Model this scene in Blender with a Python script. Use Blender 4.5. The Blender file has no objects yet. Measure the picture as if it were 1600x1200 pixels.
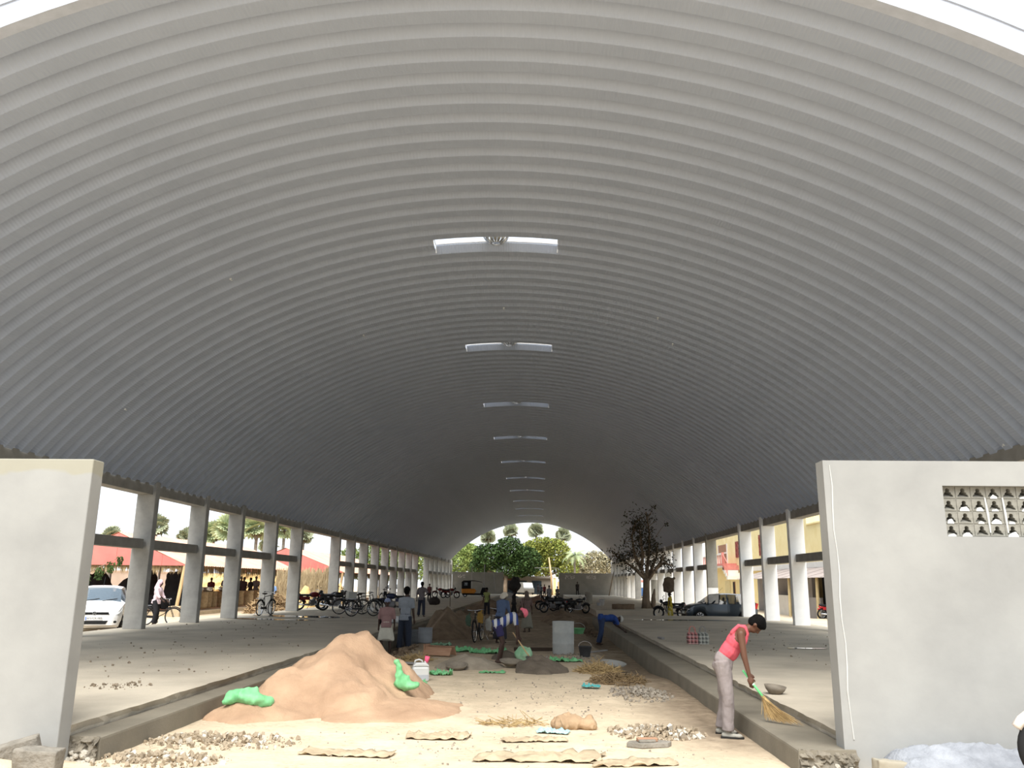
import bpy, bmesh, math, random
from mathutils import Vector, Matrix, noise
random.seed(7)
sc = bpy.context.scene
COL = sc.collection
PI = math.pi

# ---------------------------------------------------------------- camera
cam_d = bpy.data.cameras.new('camera')
cam = bpy.data.objects.new('camera', cam_d)
COL.objects.link(cam)
F_PX = 1296.82
cam_d.sensor_width = 36.0
cam_d.sensor_fit = 'HORIZONTAL'
cam_d.lens = F_PX * 36.0 / 1600.0
cam_d.clip_start = 0.05
cam_d.clip_end = 1000
RX = (0.99944819, 0.03154450, 0.01040483)          # camera right
RD = (0.00276174, 0.23324491, -0.97241410)         # camera down
RF = (-0.03310119, 0.97190625, 0.23302908)         # camera forward
cam.matrix_world = Matrix(((RX[0], -RD[0], -RF[0], 0.0),
                           (RX[1], -RD[1], -RF[1], 0.0),
                           (RX[2], -RD[2], -RF[2], 1.85),
                           (0, 0, 0, 1)))
sc.camera = cam

# ---------------------------------------------------------------- sky and sun (bright hazy overcast)
world = bpy.data.worlds.new('world')
sc.world = world
world.use_nodes = True
wn = world.node_tree
wn.nodes.clear()
wo = wn.nodes.new('ShaderNodeOutputWorld')
wb = wn.nodes.new('ShaderNodeBackground')
wtc = wn.nodes.new('ShaderNodeTexCoord')
wsep = wn.nodes.new('ShaderNodeSeparateXYZ')
wr = wn.nodes.new('ShaderNodeValToRGB')
wr.color_ramp.elements[0].position = 0.0
wr.color_ramp.elements[0].color = (0.90, 0.95, 1.0, 1)
wr.color_ramp.elements[1].position = 1.0
wr.color_ramp.elements[1].color = (0.76, 0.88, 1.0, 1)
wn.links.new(wtc.outputs['Generated'], wsep.inputs[0])
wn.links.new(wsep.outputs['Z'], wr.inputs[0])
wn.links.new(wr.outputs['Color'], wb.inputs['Color'])
wb.inputs['Strength'].default_value = 1.34
wn.links.new(wb.outputs[0], wo.inputs['Surface'])

sun_d = bpy.data.lights.new('sun', 'SUN')
sun_d.energy = 7.2
sun_d.angle = math.radians(50)
sun_d.color = (1.0, 0.965, 0.91)
sun = bpy.data.objects.new('sun', sun_d)
COL.objects.link(sun)
# veiled sun high in the sky, behind the camera
sun.rotation_euler = (math.radians(34), math.radians(1), 0)

sc.view_settings.view_transform = 'Standard'
sc.view_settings.look = 'None'
sc.view_settings.gamma = 1.0
sc.view_settings.use_curve_mapping = False
sc.view_settings.exposure = 0.0

# ---------------------------------------------------------------- materials
def lin(c):
    return c / 12.92 if c <= 0.04045 else ((c + 0.055) / 1.055) ** 2.4
def C8(r, g, b):
    return (lin(r / 255.), lin(g / 255.), lin(b / 255.))
MATS = {}
def mat(name, col, rough=0.8, var=0.12, scale=3.0, bump=0.0, bscale=30.0, metal=0.0, col2=None, spec=0.3,
        alpha=1.0, trans=0.0, stretch=(1, 1, 1), detail=6.0, emit=None, thresh=(0.3, 0.7), sub=0.0, coord='Object'):
    if name in MATS:
        return MATS[name]
    m = bpy.data.materials.new(name)
    m.use_nodes = True
    nt = m.node_tree
    b = nt.nodes['Principled BSDF']
    b.inputs['Roughness'].default_value = rough
    b.inputs['Metallic'].default_value = metal
    b.inputs['Specular IOR Level'].default_value = spec
    tc = nt.nodes.new('ShaderNodeTexCoord')
    mp = nt.nodes.new('ShaderNodeMapping')
    mp.inputs['Scale'].default_value = stretch
    nt.links.new(tc.outputs[coord], mp.inputs[0])
    if var > 0 or col2:
        n = nt.nodes.new('ShaderNodeTexNoise')
        n.inputs['Scale'].default_value = scale
        n.inputs['Detail'].default_value = detail
        n.inputs['Roughness'].default_value = 0.6
        nt.links.new(mp.outputs[0], n.inputs['Vector'])
        r = nt.nodes.new('ShaderNodeValToRGB')
        e = r.color_ramp.elements
        e[0].position, e[1].position = thresh
        c2 = col2 if col2 else tuple(min(1, v * (1 + var)) for v in col)
        c1 = col if col2 else tuple(v * (1 - var) for v in col)
        e[0].color = (*c1, 1)
        e[1].color = (*c2, 1)
        nt.links.new(n.outputs['Fac'], r.inputs[0])
        nt.links.new(r.outputs[0], b.inputs['Base Color'])
    else:
        b.inputs['Base Color'].default_value = (*col, 1)
    if bump > 0:
        n2 = nt.nodes.new('ShaderNodeTexNoise')
        n2.inputs['Scale'].default_value = bscale
        n2.inputs['Detail'].default_value = 5
        nt.links.new(mp.outputs[0], n2.inputs['Vector'])
        bp = nt.nodes.new('ShaderNodeBump')
        bp.inputs['Strength'].default_value = bump
        bp.inputs['Distance'].default_value = 0.02
        nt.links.new(n2.outputs['Fac'], bp.inputs['Height'])
        nt.links.new(bp.outputs[0], b.inputs['Normal'])
    if trans:
        b.inputs['Transmission Weight'].default_value = trans
    if alpha < 1:
        b.inputs['Alpha'].default_value = alpha
    if sub:
        b.inputs['Subsurface Weight'].default_value = sub
    MATS[name] = m
    return m
def flat(name, col, rough=0.7, metal=0.0, var=0.08, **k):
    return mat(name, col, rough=rough, metal=metal, var=var, scale=6, **k)

# ---------------------------------------------------------------- mesh builder
def rotm(rx=0, ry=0, rz=0):
    return Matrix.Rotation(rz, 4, 'Z') @ Matrix.Rotation(ry, 4, 'Y') @ Matrix.Rotation(rx, 4, 'X')
class MB:
    def __init__(s):
        s.v = []
        s.f = []
    def add(s, vs, fs, M=None):
        o = len(s.v)
        for p in vs:
            p = Vector(p)
            s.v.append(M @ p if M is not None else p)
        for f in fs:
            s.f.append(tuple(i + o for i in f))
        return s
    def box(s, c, d, M=None, r=(0, 0, 0)):
        x, y, z = d[0] / 2, d[1] / 2, d[2] / 2
        vs = [(-x, -y, -z), (x, -y, -z), (x, y, -z), (-x, y, -z), (-x, -y, z), (x, -y, z), (x, y, z), (-x, y, z)]
        fs = [(3, 2, 1, 0), (4, 5, 6, 7), (0, 1, 5, 4), (1, 2, 6, 5), (2, 3, 7, 6), (3, 0, 4, 7)]
        T = Matrix.Translation(c) @ rotm(*r)
        return s.add(vs, fs, M @ T if M is not None else T)
    def b2(s, lo, hi, M=None):
        return s.box([(a + b) / 2 for a, b in zip(lo, hi)], [abs(b - a) for a, b in zip(lo, hi)], M)
    def tube(s, pts, rad, n=8, cap=True, flatn=None):
        pts = [Vector(p) for p in pts]
        if not hasattr(rad, '__len__'):
            rad = [rad] * len(pts)
        o = len(s.v)
        prev = None
        for i, p in enumerate(pts):
            a = pts[max(i - 1, 0)]
            b = pts[min(i + 1, len(pts) - 1)]
            t = (b - a)
            if t.length < 1e-9:
                t = Vector((0, 0, 1))
            t.normalize()
            if prev is None:
                u = t.cross(Vector((0, 0, 1)))
                if u.length < 0.05:
                    u = t.cross(Vector((0, 1, 0)))
            else:
                u = prev - t * prev.dot(t)
                if u.length < 1e-6:
                    u = t.cross(Vector((1, 0, 0)))
            u.normalize()
            prev = u
            w = t.cross(u)
            for k in range(n):
                an = 2 * PI * k / n
                s.v.append(p + (u * math.cos(an) + w * math.sin(an)) * rad[i])
        for i in range(len(pts) - 1):
            for k in range(n):
                k2 = (k + 1) % n
                s.f.append((o + i * n + k, o + i * n + k2, o + (i + 1) * n + k2, o + (i + 1) * n + k))
        if cap:
            s.f.append(tuple(o + k for k in range(n))[::-1])
            s.f.append(tuple(o + (len(pts) - 1) * n + k for k in range(n)))
        return s
    def ball(s, c, r, M=None, nu=12, nv=8, rot=(0, 0, 0)):
        if not hasattr(r, '__len__'):
            r = (r, r, r)
        vs = [(0, 0, -r[2])]
        for j in range(1, nv):
            ph = -PI / 2 + PI * j / nv
            for i in range(nu):
                th = 2 * PI * i / nu
                vs.append((r[0] * math.cos(ph) * math.cos(th), r[1] * math.cos(ph) * math.sin(th), r[2] * math.sin(ph)))
        vs.append((0, 0, r[2]))
        fs = []
        for i in range(nu):
            fs.append((0, 1 + (i + 1) % nu, 1 + i))
        for j in range(nv - 2):
            for i in range(nu):
                a = 1 + j * nu + i
                b = 1 + j * nu + (i + 1) % nu
                fs.append((a, b, b + nu, a + nu))
        t = len(vs) - 1
        for i in range(nu):
            fs.append((1 + (nv - 2) * nu + i, 1 + (nv - 2) * nu + (i + 1) % nu, t))
        T = Matrix.Translation(c) @ rotm(*rot)
        return s.add(vs, fs, M @ T if M is not None else T)
    def cone(s, a, b, ra, rb, n=10, ends=True):
        # round cone: a tapered limb segment with rounded ends
        s.tube([a, b], [ra, rb], n)
        if ends:
            s.ball(a, ra, nu=n, nv=6)
            s.ball(b, rb, nu=n, nv=6)
        return s
    def lathe(s, prof, n=20, M=None, closed=False):
        vs = []
        for r, z in prof:
            for k in range(n):
                a = 2 * PI * k / n
                vs.append((r * math.cos(a), r * math.sin(a), z))
        fs = []
        m = len(prof)
        for i in range(m - 1 + (1 if closed else 0)):
            for k in range(n):
                k2 = (k + 1) % n
                i2 = (i + 1) % m
                fs.append((i * n + k, i * n + k2, i2 * n + k2, i2 * n + k))
        if not closed:
            fs.append(tuple(range(n))[::-1])
            fs.append(tuple((m - 1) * n + k for k in range(n)))
        return s.add(vs, fs, M)
    def prism(s, poly, h, M=None, z0=0.0):
        n = len(poly)
        vs = [(x, y, z0) for x, y in poly] + [(x, y, z0 + h) for x, y in poly]
        fs = [tuple(range(n))[::-1], tuple(range(n, 2 * n))]
        for i in range(n):
            j = (i + 1) % n
            fs.append((i, j, n + j, n + i))
        return s.add(vs, fs, M)
    def grid(s, fn, nu, nv, closed_u=False):
        o = len(s.v)
        for j in range(nv + 1):
            for i in range(nu + (0 if closed_u else 1)):
                s.v.append(Vector(fn(i / nu, j / nv)))
        w = nu if closed_u else nu + 1
        for j in range(nv):
            for i in range(nu):
                i2 = (i + 1) % w if closed_u else i + 1
                s.f.append((o + j * w + i, o + j * w + i2, o + (j + 1) * w + i2, o + (j + 1) * w + i))
        return s
    def quad(s, a, b, c, d):
        return s.add([a, b, c, d], [(0, 1, 2, 3)])
    def torus(s, R, r, n=28, m=6, M=None):
        vs = []
        fs = []
        for i in range(n):
            a = 2 * PI * i / n
            for j in range(m):
                b = 2 * PI * j / m
                vs.append(((R + r * math.cos(b)) * math.cos(a), (R + r * math.cos(b)) * math.sin(a), r * math.sin(b)))
        for i in range(n):
            for j in range(m):
                i2, j2 = (i + 1) % n, (j + 1) % m
                fs.append((i * m + j, i2 * m + j, i2 * m + j2, i * m + j2))
        return s.add(vs, fs, M)
    def mesh(s, name, m=None, smooth=False, fix=True):
        me = bpy.data.meshes.new(name)
        me.from_pydata([tuple(v) for v in s.v], [], s.f)
        if fix:
            bm = bmesh.new()
            bm.from_mesh(me)
            bmesh.ops.recalc_face_normals(bm, faces=bm.faces)
            bm.to_mesh(me)
            bm.free()
        if smooth:
            for p in me.polygons:
                p.use_smooth = True
        if m is not None:
            me.materials.append(m)
        me.update()
        return me
    def build(s, name, m, parent=None, loc=None, rot=None, smooth=False, bevel=0.0, fix=True):
        o = bpy.data.objects.new(name, s.mesh(name, m, smooth, fix))
        COL.objects.link(o)
        if parent is not None:
            o.parent = parent
        if loc is not None:
            o.location = loc
        if rot is not None:
            o.rotation_euler = rot
        if bevel:
            bv = o.modifiers.new('bevel', 'BEVEL')
            bv.width = bevel
            bv.segments = 2
            bv.limit_method = 'ANGLE'
        return o

def tag(o, label=None, cat=None, group=None, kind=None):
    if label:
        o['label'] = label
    if cat:
        o['category'] = cat
    if group:
        o['group'] = group
    if kind:
        o['kind'] = kind
    return o
def empty(name, loc=(0, 0, 0), rz=0.0, rot=None):
    o = bpy.data.objects.new(name, None)
    COL.objects.link(o)
    o.empty_display_size = 0.2
    o.location = loc
    o.rotation_euler = rot if rot else (0, 0, rz)
    return o
def thing(name, label, cat, loc=(0, 0, 0), rz=0.0, group=None, rot=None):
    return tag(empty(name, loc, rz, rot), label, cat, group)
def struct(o, label=None):
    return tag(o, label, kind='structure')
def link_copy(me, name, parent=None, loc=None, rot=None, scale=None):
    o = bpy.data.objects.new(name, me)
    COL.objects.link(o)
    if parent is not None:
        o.parent = parent
    if loc is not None:
        o.location = loc
    if rot is not None:
        o.rotation_euler = rot
    if scale is not None:
        o.scale = scale
    return o
def copy_tree(o, parent=None):
    c = o.copy()
    COL.objects.link(c)
    c.parent = parent
    for ch in KIDS.get(o, []) or [x for x in COL.objects if x.parent == o]:
        copy_tree(ch, c)
    return c
KIDS = {}
ORD = ['first', 'second', 'third', 'fourth', 'fifth', 'sixth', 'seventh', 'eighth', 'ninth', 'tenth', 'eleventh', 'twelfth',
       'thirteenth', 'fourteenth', 'fifteenth', 'sixteenth', 'seventeenth', 'eighteenth', 'nineteenth', 'twentieth',
       'twenty-first', 'twenty-second', 'twenty-third', 'twenty-fourth', 'twenty-fifth']
def nz(x, y, z=0.0):
    return noise.noise((x, y, z))
def fbm(x, y, z=0.0, o=4):
    return noise.fractal((x, y, z), 1.0, 2.0, o)
def smoothstep(a, b, x):
    t = max(0.0, min(1.0, (x - a) / (b - a)))
    return t * t * (3 - 2 * t)
PENDING = []      # objects whose surface is fused by a voxel remesh at the end of the script
def fuse(o, voxel=0.02, smooth=6, disp=None):
    r = o.modifiers.new('remesh', 'REMESH')
    r.mode = 'VOXEL'
    r.voxel_size = voxel
    r.use_smooth_shade = True
    if smooth:
        sm = o.modifiers.new('smooth', 'SMOOTH')
        sm.factor = 0.5
        sm.iterations = smooth
    PENDING.append((o, disp))
    return o
def fuse_all():
    bpy.context.view_layer.update()
    dg = bpy.context.evaluated_depsgraph_get()
    done = [(o, disp, bpy.data.meshes.new_from_object(o.evaluated_get(dg))) for o, disp in PENDING]
    for o, disp, me in done:
        old = o.data
        if not me.materials and old.materials:
            me.materials.append(old.materials[0])
        if disp:
            amp, scl = disp
            pn = [(v.co.copy(), v.normal.copy()) for v in me.vertices]      # read first: writing would re-evaluate normals
            co = []
            for c, n in pn:
                co += list(c + n * max(fbm(c.x * scl, c.y * scl, c.z * scl * 0.6, 3), -0.12) * amp)
            me.vertices.foreach_set('co', co)
        me.polygons.foreach_set('use_smooth', [True] * len(me.polygons))
        me.update()
    for o, disp, me in done:
        o.modifiers.clear()
        o.data = me
# ================================================================ the hall
XC = -1.09                      # centre line of the hall
SLAB = 0.35
def gz(x, y):
    """height of the earth at x, y"""
    h = 0.0
    h += 0.13 * smoothstep(-12.6, -13.6, x)                       # street on the left
    h += 0.04 * smoothstep(4.0, 6.0, x) * smoothstep(42.0, 43.5, y) * smoothstep(51.5, 50.0, y)
    h += -0.15 * smoothstep(10.0, 12.5, x) * (1 - smoothstep(42, 43.5, y) * smoothstep(51.5, 50, y))
    if y < 9.6:
        h += 0.17 * smoothstep(9.5, 8.8, y) * (smoothstep(-4.7, -5.3, x) + smoothstep(3.0, 3.6, x))
    h += 0.16 * smoothstep(120, 126, y)
    # shallow trenches dug along both steps
    h += -0.20 * smoothstep(-3.7, -4.1, x) * smoothstep(-5.0, -4.62, x) * smoothstep(16, 20, y) * smoothstep(48, 42, y)
    h += -0.18 * smoothstep(1.5, 2.0, x) * smoothstep(2.9, 2.66, x) * smoothstep(17, 21, y) * smoothstep(44, 40, y)
    near = smoothstep(30, 12, y)
    h += fbm(x * 0.9, y * 0.9) * 0.012 + fbm(x * 4, y * 4, 3) * 0.006 * near
    return h
sand_m = mat('pale_sand_earth', C8(196, 172, 138), rough=0.95, col2=C8(226, 204, 168), scale=0.9, bump=0.5, bscale=18, thresh=(0.35, 0.65))
# darker damp, trampled earth in the depth of the passage is a second tone driven by position noise
def ground_material():
    m = bpy.data.materials.new('trampled_earth')
    m.use_nodes = True
    nt = m.node_tree
    b = nt.nodes['Principled BSDF']
    b.inputs['Roughness'].default_value = 0.95
    b.inputs['Specular IOR Level'].default_value = 0.15
    tc = nt.nodes.new('ShaderNodeTexCoord')
    def N(scale, detail=6, loc=(0, 0, 0), st=(1, 1, 1)):
        mp = nt.nodes.new('ShaderNodeMapping')
        mp.inputs['Location'].default_value = loc
        mp.inputs['Scale'].default_value = st
        nt.links.new(tc.outputs['Object'], mp.inputs[0])
        n = nt.nodes.new('ShaderNodeTexNoise')
        n.inputs['Scale'].default_value = scale
        n.inputs['Detail'].default_value = detail
        n.inputs['Roughness'].default_value = 0.62
        nt.links.new(mp.outputs[0], n.inputs['Vector'])
        return n.outputs['Fac']
    def ramp(src, a, b_, ca, cb):
        r = nt.nodes.new('ShaderNodeValToRGB')
        r.color_ramp.elements[0].position = a
        r.color_ramp.elements[1].position = b_
        r.color_ramp.elements[0].color = (*ca, 1)
        r.color_ramp.elements[1].color = (*cb, 1)
        nt.links.new(src, r.inputs[0])
        return r.outputs[0]
    def mix(fac, a, b_):
        x = nt.nodes.new('ShaderNodeMix')
        x.data_type = 'RGBA'
        nt.links.new(fac, x.inputs[0])
        nt.links.new(a, x.inputs[6])
        nt.links.new(b_, x.inputs[7])
        return x.outputs[2]
    base = ramp(N(0.8), 0.33, 0.66, C8(188, 171, 147), C8(214, 197, 171))
    fine = ramp(N(14, 8), 0.3, 0.75, C8(158, 142, 120), C8(212, 197, 172))
    x = mix(ramp(N(3, 4), 0.4, 0.7, (0, 0, 0), (1, 1, 1)), base, fine)
    # damp brown earth: patches along the right-hand step and everywhere the ground has been dug (beyond 17 m)
    brown = ramp(N(5, 6), 0.3, 0.7, C8(112, 98, 82), C8(150, 134, 114))
    sep = nt.nodes.new('ShaderNodeSeparateXYZ')
    nt.links.new(tc.outputs['Object'], sep.inputs[0])
    def mr(src, a, b_, c=0.0, d=1.0):
        q = nt.nodes.new('ShaderNodeMapRange')
        q.inputs[1].default_value, q.inputs[2].default_value = a, b_
        q.inputs[3].default_value, q.inputs[4].default_value = c, d
        nt.links.new(src, q.inputs[0])
        return q.outputs[0]
    def op(o, a, b_):
        q = nt.nodes.new('ShaderNodeMath')
        q.operation = o
        q.use_clamp = True
        for i, v in enumerate((a, b_)):
            if isinstance(v, float):
                q.inputs[i].default_value = v
            else:
                nt.links.new(v, q.inputs[i])
        return q.outputs[0]
    ind = mr(sep.outputs['Y'], 18.0, 27.0)
    inx = op('MULTIPLY', mr(sep.outputs['X'], -5.2, -4.6), mr(sep.outputs['X'], 9.0, 6.5))
    near_step = op('MULTIPLY', mr(sep.outputs['X'], 1.2, 2.3), mr(sep.outputs['X'], 3.6, 3.2))
    near_step = op('MULTIPLY', near_step, mr(sep.outputs['Y'], 9.6, 11.0))
    out = mr(sep.outputs['Y'], 118.0, 112.0)
    dug = op('MULTIPLY', op('MULTIPLY', ind, inx), out)
    msk = op('MAXIMUM', dug, near_step)
    patch = mr(N(0.55, 5, (4, 1, 0)), 0.32, 0.5)
    msk = op('MULTIPLY', msk, op('ADD', patch, 0.25))
    x = mix(msk, x, brown)
    nt.links.new(x, b.inputs['Base Color'])
    bp = nt.nodes.new('ShaderNodeBump')
    bp.inputs['Strength'].default_value = 0.6
    bp.inputs['Distance'].default_value = 0.03
    nt.links.new(N(9, 8), bp.inputs['Height'])
    nt.links.new(bp.outputs[0], b.inputs['Normal'])
    return m
earth_m = ground_material()
xs = [-70, -50, -38, -30, -26, -22, -19, -17, -15.5, -14.5, -13.8, -13.2, -12.6, -11, -9, -7, -6.2]
x = -5.8
while x < 4.4:
    xs.append(round(x, 3))
    x += 0.14
xs += [4.6, 5, 5.5, 6, 7, 8, 9, 10, 10.6, 11.2, 11.8, 12.5, 14, 17, 21, 26, 34, 50, 70]
ys = [-25, -15, -6, 0, 4, 6]
y = 7.0
while y < 170:
    ys.append(round(y, 3))
    y *= 1.0135 if y < 30 else 1.03
ys += [185, 210, 250]
g = MB()
for yy in ys:
    for xx in xs:
        g.v.append(Vector((xx, yy, gz(xx, yy))))
w = len(xs)
for j in range(len(ys) - 1):
    for i in range(w - 1):
        g.f.append((j * w + i, j * w + i + 1, (j + 1) * w + i + 1, (j + 1) * w + i))
struct(g.build('floor', earth_m, smooth=True, fix=False), 'sandy trampled earth of the central passage and streets')

conc_slab = mat('dusty_concrete_slab', C8(166, 157, 142), rough=0.9, col2=C8(196, 186, 168), scale=0.7, bump=0.35, bscale=25, thresh=(0.3, 0.7))
conc_grey = mat('grey_concrete', C8(140, 139, 132), rough=0.9, col2=C8(166, 164, 156), scale=1.3, bump=0.25, bscale=30)
conc_col = mat('column_plaster', C8(138, 138, 135), rough=0.88, col2=C8(168, 167, 163), scale=1.6, bump=0.2, bscale=22)
conc_dark = mat('rough_dark_concrete', C8(96, 90, 80), rough=0.95, col2=C8(136, 128, 114), scale=6, bump=0.9, bscale=28)
white_col = mat('whitewashed_column', C8(232, 233, 232), rough=0.85, col2=C8(244, 245, 244), scale=2.2, bump=0.12, bscale=25)
plaster = mat('smooth_wall_plaster', C8(136, 136, 134), rough=0.85, col2=C8(155, 155, 152), scale=0.75, bump=0.08, bscale=12, thresh=(0.3, 0.68))
step_m = mat('fresh_cement_step', C8(108, 102, 90), rough=0.88, col2=C8(130, 123, 109), scale=1.2, bump=0.15, bscale=30)

# --- raised platforms either side (top surface, rough broken edge towards the passage)
def slab(name, x_edge, x_out, y0, y1, label, side):
    m = MB()
    yl = []
    y = y0
    while y < y1:
        yl.append(y)
        y += 0.18 if y < 26 else (0.6 if y < 50 else 2.5)
    yl.append(y1)
    prof_n = 6
    rows = []
    for yy in yl:
        k = fbm(yy * 2.1, x_edge * 3, 5, 4) * 0.035
        k2 = fbm(yy * 5.3, x_edge, 9, 4) * 0.03
        xe = x_edge + side * k
        xb = x_edge - side * (0.035 + k2)         # lower lip is undercut
        top = SLAB + fbm(yy * 1.2, x_edge) * 0.008
        zb = SLAB - 0.085 + fbm(yy * 4.1, 1.7, 2) * 0.022
        rows.append([(x_out, yy, -0.3), (x_out, yy, SLAB), (x_edge + (x_out - x_edge) * 0.4, yy, SLAB), (xe - side * 0.06, yy, top),
                     (xe, yy, top - 0.012), (xb, yy, zb), (xb - side * 0.02, yy, 0.05), (xb - side * 0.02, yy, -0.3)])
    n = len(rows[0])
    for r in rows:
        m.v += [Vector(p) for p in r]
    for j in range(len(rows) - 1):
        for i in range(n - 1):
            m.f.append((j * n + i, j * n + i + 1, (j + 1) * n + i + 1, (j + 1) * n + i))
    m.f.append(tuple(range(n)))
    m.f.append(tuple((len(rows) - 1) * n + i for i in range(n))[::-1])
    return struct(m.build(name, conc_slab), label)
slab('floor_platform_left', -4.93, -13.15, 9.05, 118.5, 'dusty raised concrete platform on the left of the passage', 1)
slab('floor_platform_right', 3.2, 10.95, 9.4, 42.9, 'dusty raised concrete platform on the right, nearer part', -1)
slab('floor_platform_right', 3.3, 10.95, 50.2, 118.5, 'raised concrete platform on the right beyond the cross passage', -1)

# --- cement step running along each platform, with a broken near end showing stones
def step(name, x0, x1, y0, y1, face_x, label):
    s = 1 if face_x > 0 else -1
    m = MB()
    yl = [y0]
    while yl[-1] < y1 - 3:
        yl.append(yl[-1] + (0.5 if yl[-1] < 20 else 2.0))
    yl.append(y1)
    xi, xo = (x0, x1)       # xi against platform, xo towards the passage
    d = 1 if xo > xi else -1
    prof = [(xi, -0.2), (xi, 0.235), (xo - d * 0.03, 0.228), (xo - d * 0.006, 0.22), (xo, 0.2), (xo + d * 0.03, -0.2)]
    n = len(prof)
    for yy in yl:
        wob = fbm(yy * 0.7, xo) * 0.012
        for px, pz in prof:
            m.v.append(Vector((px + (wob if px != xi else 0), yy, pz)))
    for j in range(len(yl) - 1):
        for i in range(n - 1):
            m.f.append((j * n + i, j * n + i + 1, (j + 1) * n + i + 1, (j + 1) * n + i))
    m.f.append(tuple((len(yl) - 1) * n + i for i in range(n)))
    m.f.append(tuple(range(n)))
    o = struct(m.build(name, step_m), label)
    # broken face: a rough lump of concrete with stones in it
    r = MB()
    def fn(u, v):
        xx = xi + (xo - xi) * u
        zz = -0.08 + 0.315 * v
        k = abs(fbm(xx * 7, zz * 7, 3, 5)) * 0.14 + fbm(xx * 22, zz * 22, 1, 3) * 0.03
        k *= 1.0 - 0.75 * smoothstep(0.8, 1.0, v) - 0.0
        k += 0.14 * (1 - v) ** 1.5
        return (xx, y0 + 0.02 - k, zz)
    r.grid(fn, 26, 14)
    r.build('broken_end', conc_dark, parent=o)
    rs = random.Random(int(abs(x0) * 100))
    st = mat('embedded_stone', C8(168, 162, 150), rough=0.9, var=0.25, scale=9)
    for k in range(14):
        sm = MB()
        rad = rs.uniform(0.02, 0.045)
        sm.ball((0, 0, 0), (rad, rad * 0.8, rad * 0.7), nu=6, nv=4)
        u = rs.random()
        v = rs.uniform(0.0, 0.5)
        link_copy(sm.mesh('stone', st), 'stone', o, (xi + (xo - xi) * u, y0 - 0.1 * (1 - v) - 0.03, -0.03 + 0.25 * v), (rs.random(), rs.random(), rs.random()))
    return o
step('floor_step_left', -4.93, -4.6, 9.2, 118, -1, 'low grey cement step along the left platform')
step('floor_step_right', 3.22, 2.64, 9.15, 42.6, 1, 'low grey cement step along the right platform')

# --- front walls
def wall(name, x0, x1, y0, th, z0, z1, mt, label, hole=None):
    m = MB()
    if hole is None:
        m.b2((x0, y0, z0), (x1, y0 + th, z1))
        o = m.build(name, mt, bevel=0.012)
    else:
        hx0, hx1, hz0, hz1 = hole
        m.b2((x0, y0, z0), (hx0, y0 + th, z1))
        m.b2((hx1, y0, z0), (x1, y0 + th, z1))
        m.b2((hx0, y0, z0), (hx1, y0 + th, hz0))
        m.b2((hx0, y0, hz1), (hx1, y0 + th, z1))
        o = m.build(name, mt)
    return struct(o, label)
def stain_wall():
    m = plaster.copy()
    nt = m.node_tree
    b = nt.nodes['Principled BSDF']
    src = b.inputs['Base Color'].links[0].from_socket
    tc = nt.nodes.new('ShaderNodeTexCoord')
    sep = nt.nodes.new('ShaderNodeSeparateXYZ')
    nt.links.new(tc.outputs['Object'], sep.inputs[0])
    n = nt.nodes.new('ShaderNodeTexNoise')
    n.inputs['Scale'].default_value = 2.2
    nt.links.new(tc.outputs['Object'], n.inputs['Vector'])
    ad = nt.nodes.new('ShaderNodeMath')
    ad.operation = 'MULTIPLY_ADD'
    ad.inputs[1].default_value = 0.30
    nt.links.new(n.outputs['Fac'], ad.inputs[0])
    nt.links.new(sep.outputs['Z'], ad.inputs[2])
    mr = nt.nodes.new('ShaderNodeMapRange')
    mr.inputs[1].default_value, mr.inputs[2].default_value = 3.12, 3.16
    mr.inputs[4].default_value = 0.7
    nt.links.new(ad.outputs[0], mr.inputs[0])
    mx = nt.nodes.new('ShaderNodeMix')
    mx.data_type = 'RGBA'
    nt.links.new(mr.outputs[0], mx.inputs[0])
    nt.links.new(src, mx.inputs[6])
    mx.inputs[7].default_value = (*C8(150, 146, 128), 1)
    nt.links.new(mx.outputs[2], b.inputs['Base Color'])
    return m
wl = wall('wall_front_left', -16.0, -4.87, 8.87, 0.235, -0.1, 3.12, stain_wall(), 'smooth pale plastered front wall left of the entrance')
JX0, JX1, JZ0, JZ1 = 4.39, 6.35, 2.385, 2.93
wr_ = wall('wall_front_right', 3.12, 12.5, 9.2, 0.235, -0.1, 3.2, plaster, 'smooth pale plastered front wall right of the entrance, with pierced vent',
           (JX0, JX1, JZ0, JZ1))
# fillet of plaster down the free edge of the right wall
drip_m = mat('white_plaster_drip', C8(186, 186, 183), rough=0.7, var=0.05)
m = MB()
pts = [(3.19 + 0.012 * math.sin(k * 1.7) + 0.02 * k / 12, 9.197, 3.15 - k * 0.235) for k in range(13)]
m.tube(pts, [0.004 + 0.005 * abs(math.sin(k * 2.3)) for k in range(13)], 6)
m.build('plaster_drip', drip_m, parent=wr_)
# pierced vent blocks: each block is a square tile with an ogee-shaped opening
vent_m = mat('vent_block_cement', C8(132, 130, 122), rough=0.9, var=0.2, scale=14, bump=0.3, bscale=40)
limewash = mat('limewash_splash', C8(196, 197, 195), rough=0.8, var=0.04)
def ogee(wd, ht, n=7):
    """closed outline (x,z) of the stepped pointed opening, anticlockwise from bottom left"""
    pts = [(-wd * .5, 0), (wd * .5, 0), (wd * .44, ht * .22), (wd * .30, ht * .34), (wd * .34, ht * .44), (wd * .24, ht * .52), (wd * .17, ht * .6)]
    for k in range(n + 1):
        a = -0.35 + (PI + 0.7) * k / n
        pts.append((wd * .19 * math.cos(a), ht * .76 + wd * .19 * math.sin(a)))
    pts += [(-wd * .17, ht * .6), (-wd * .24, ht * .52), (-wd * .34, ht * .44), (-wd * .30, ht * .34), (-wd * .44, ht * .22)]
    return pts
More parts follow.
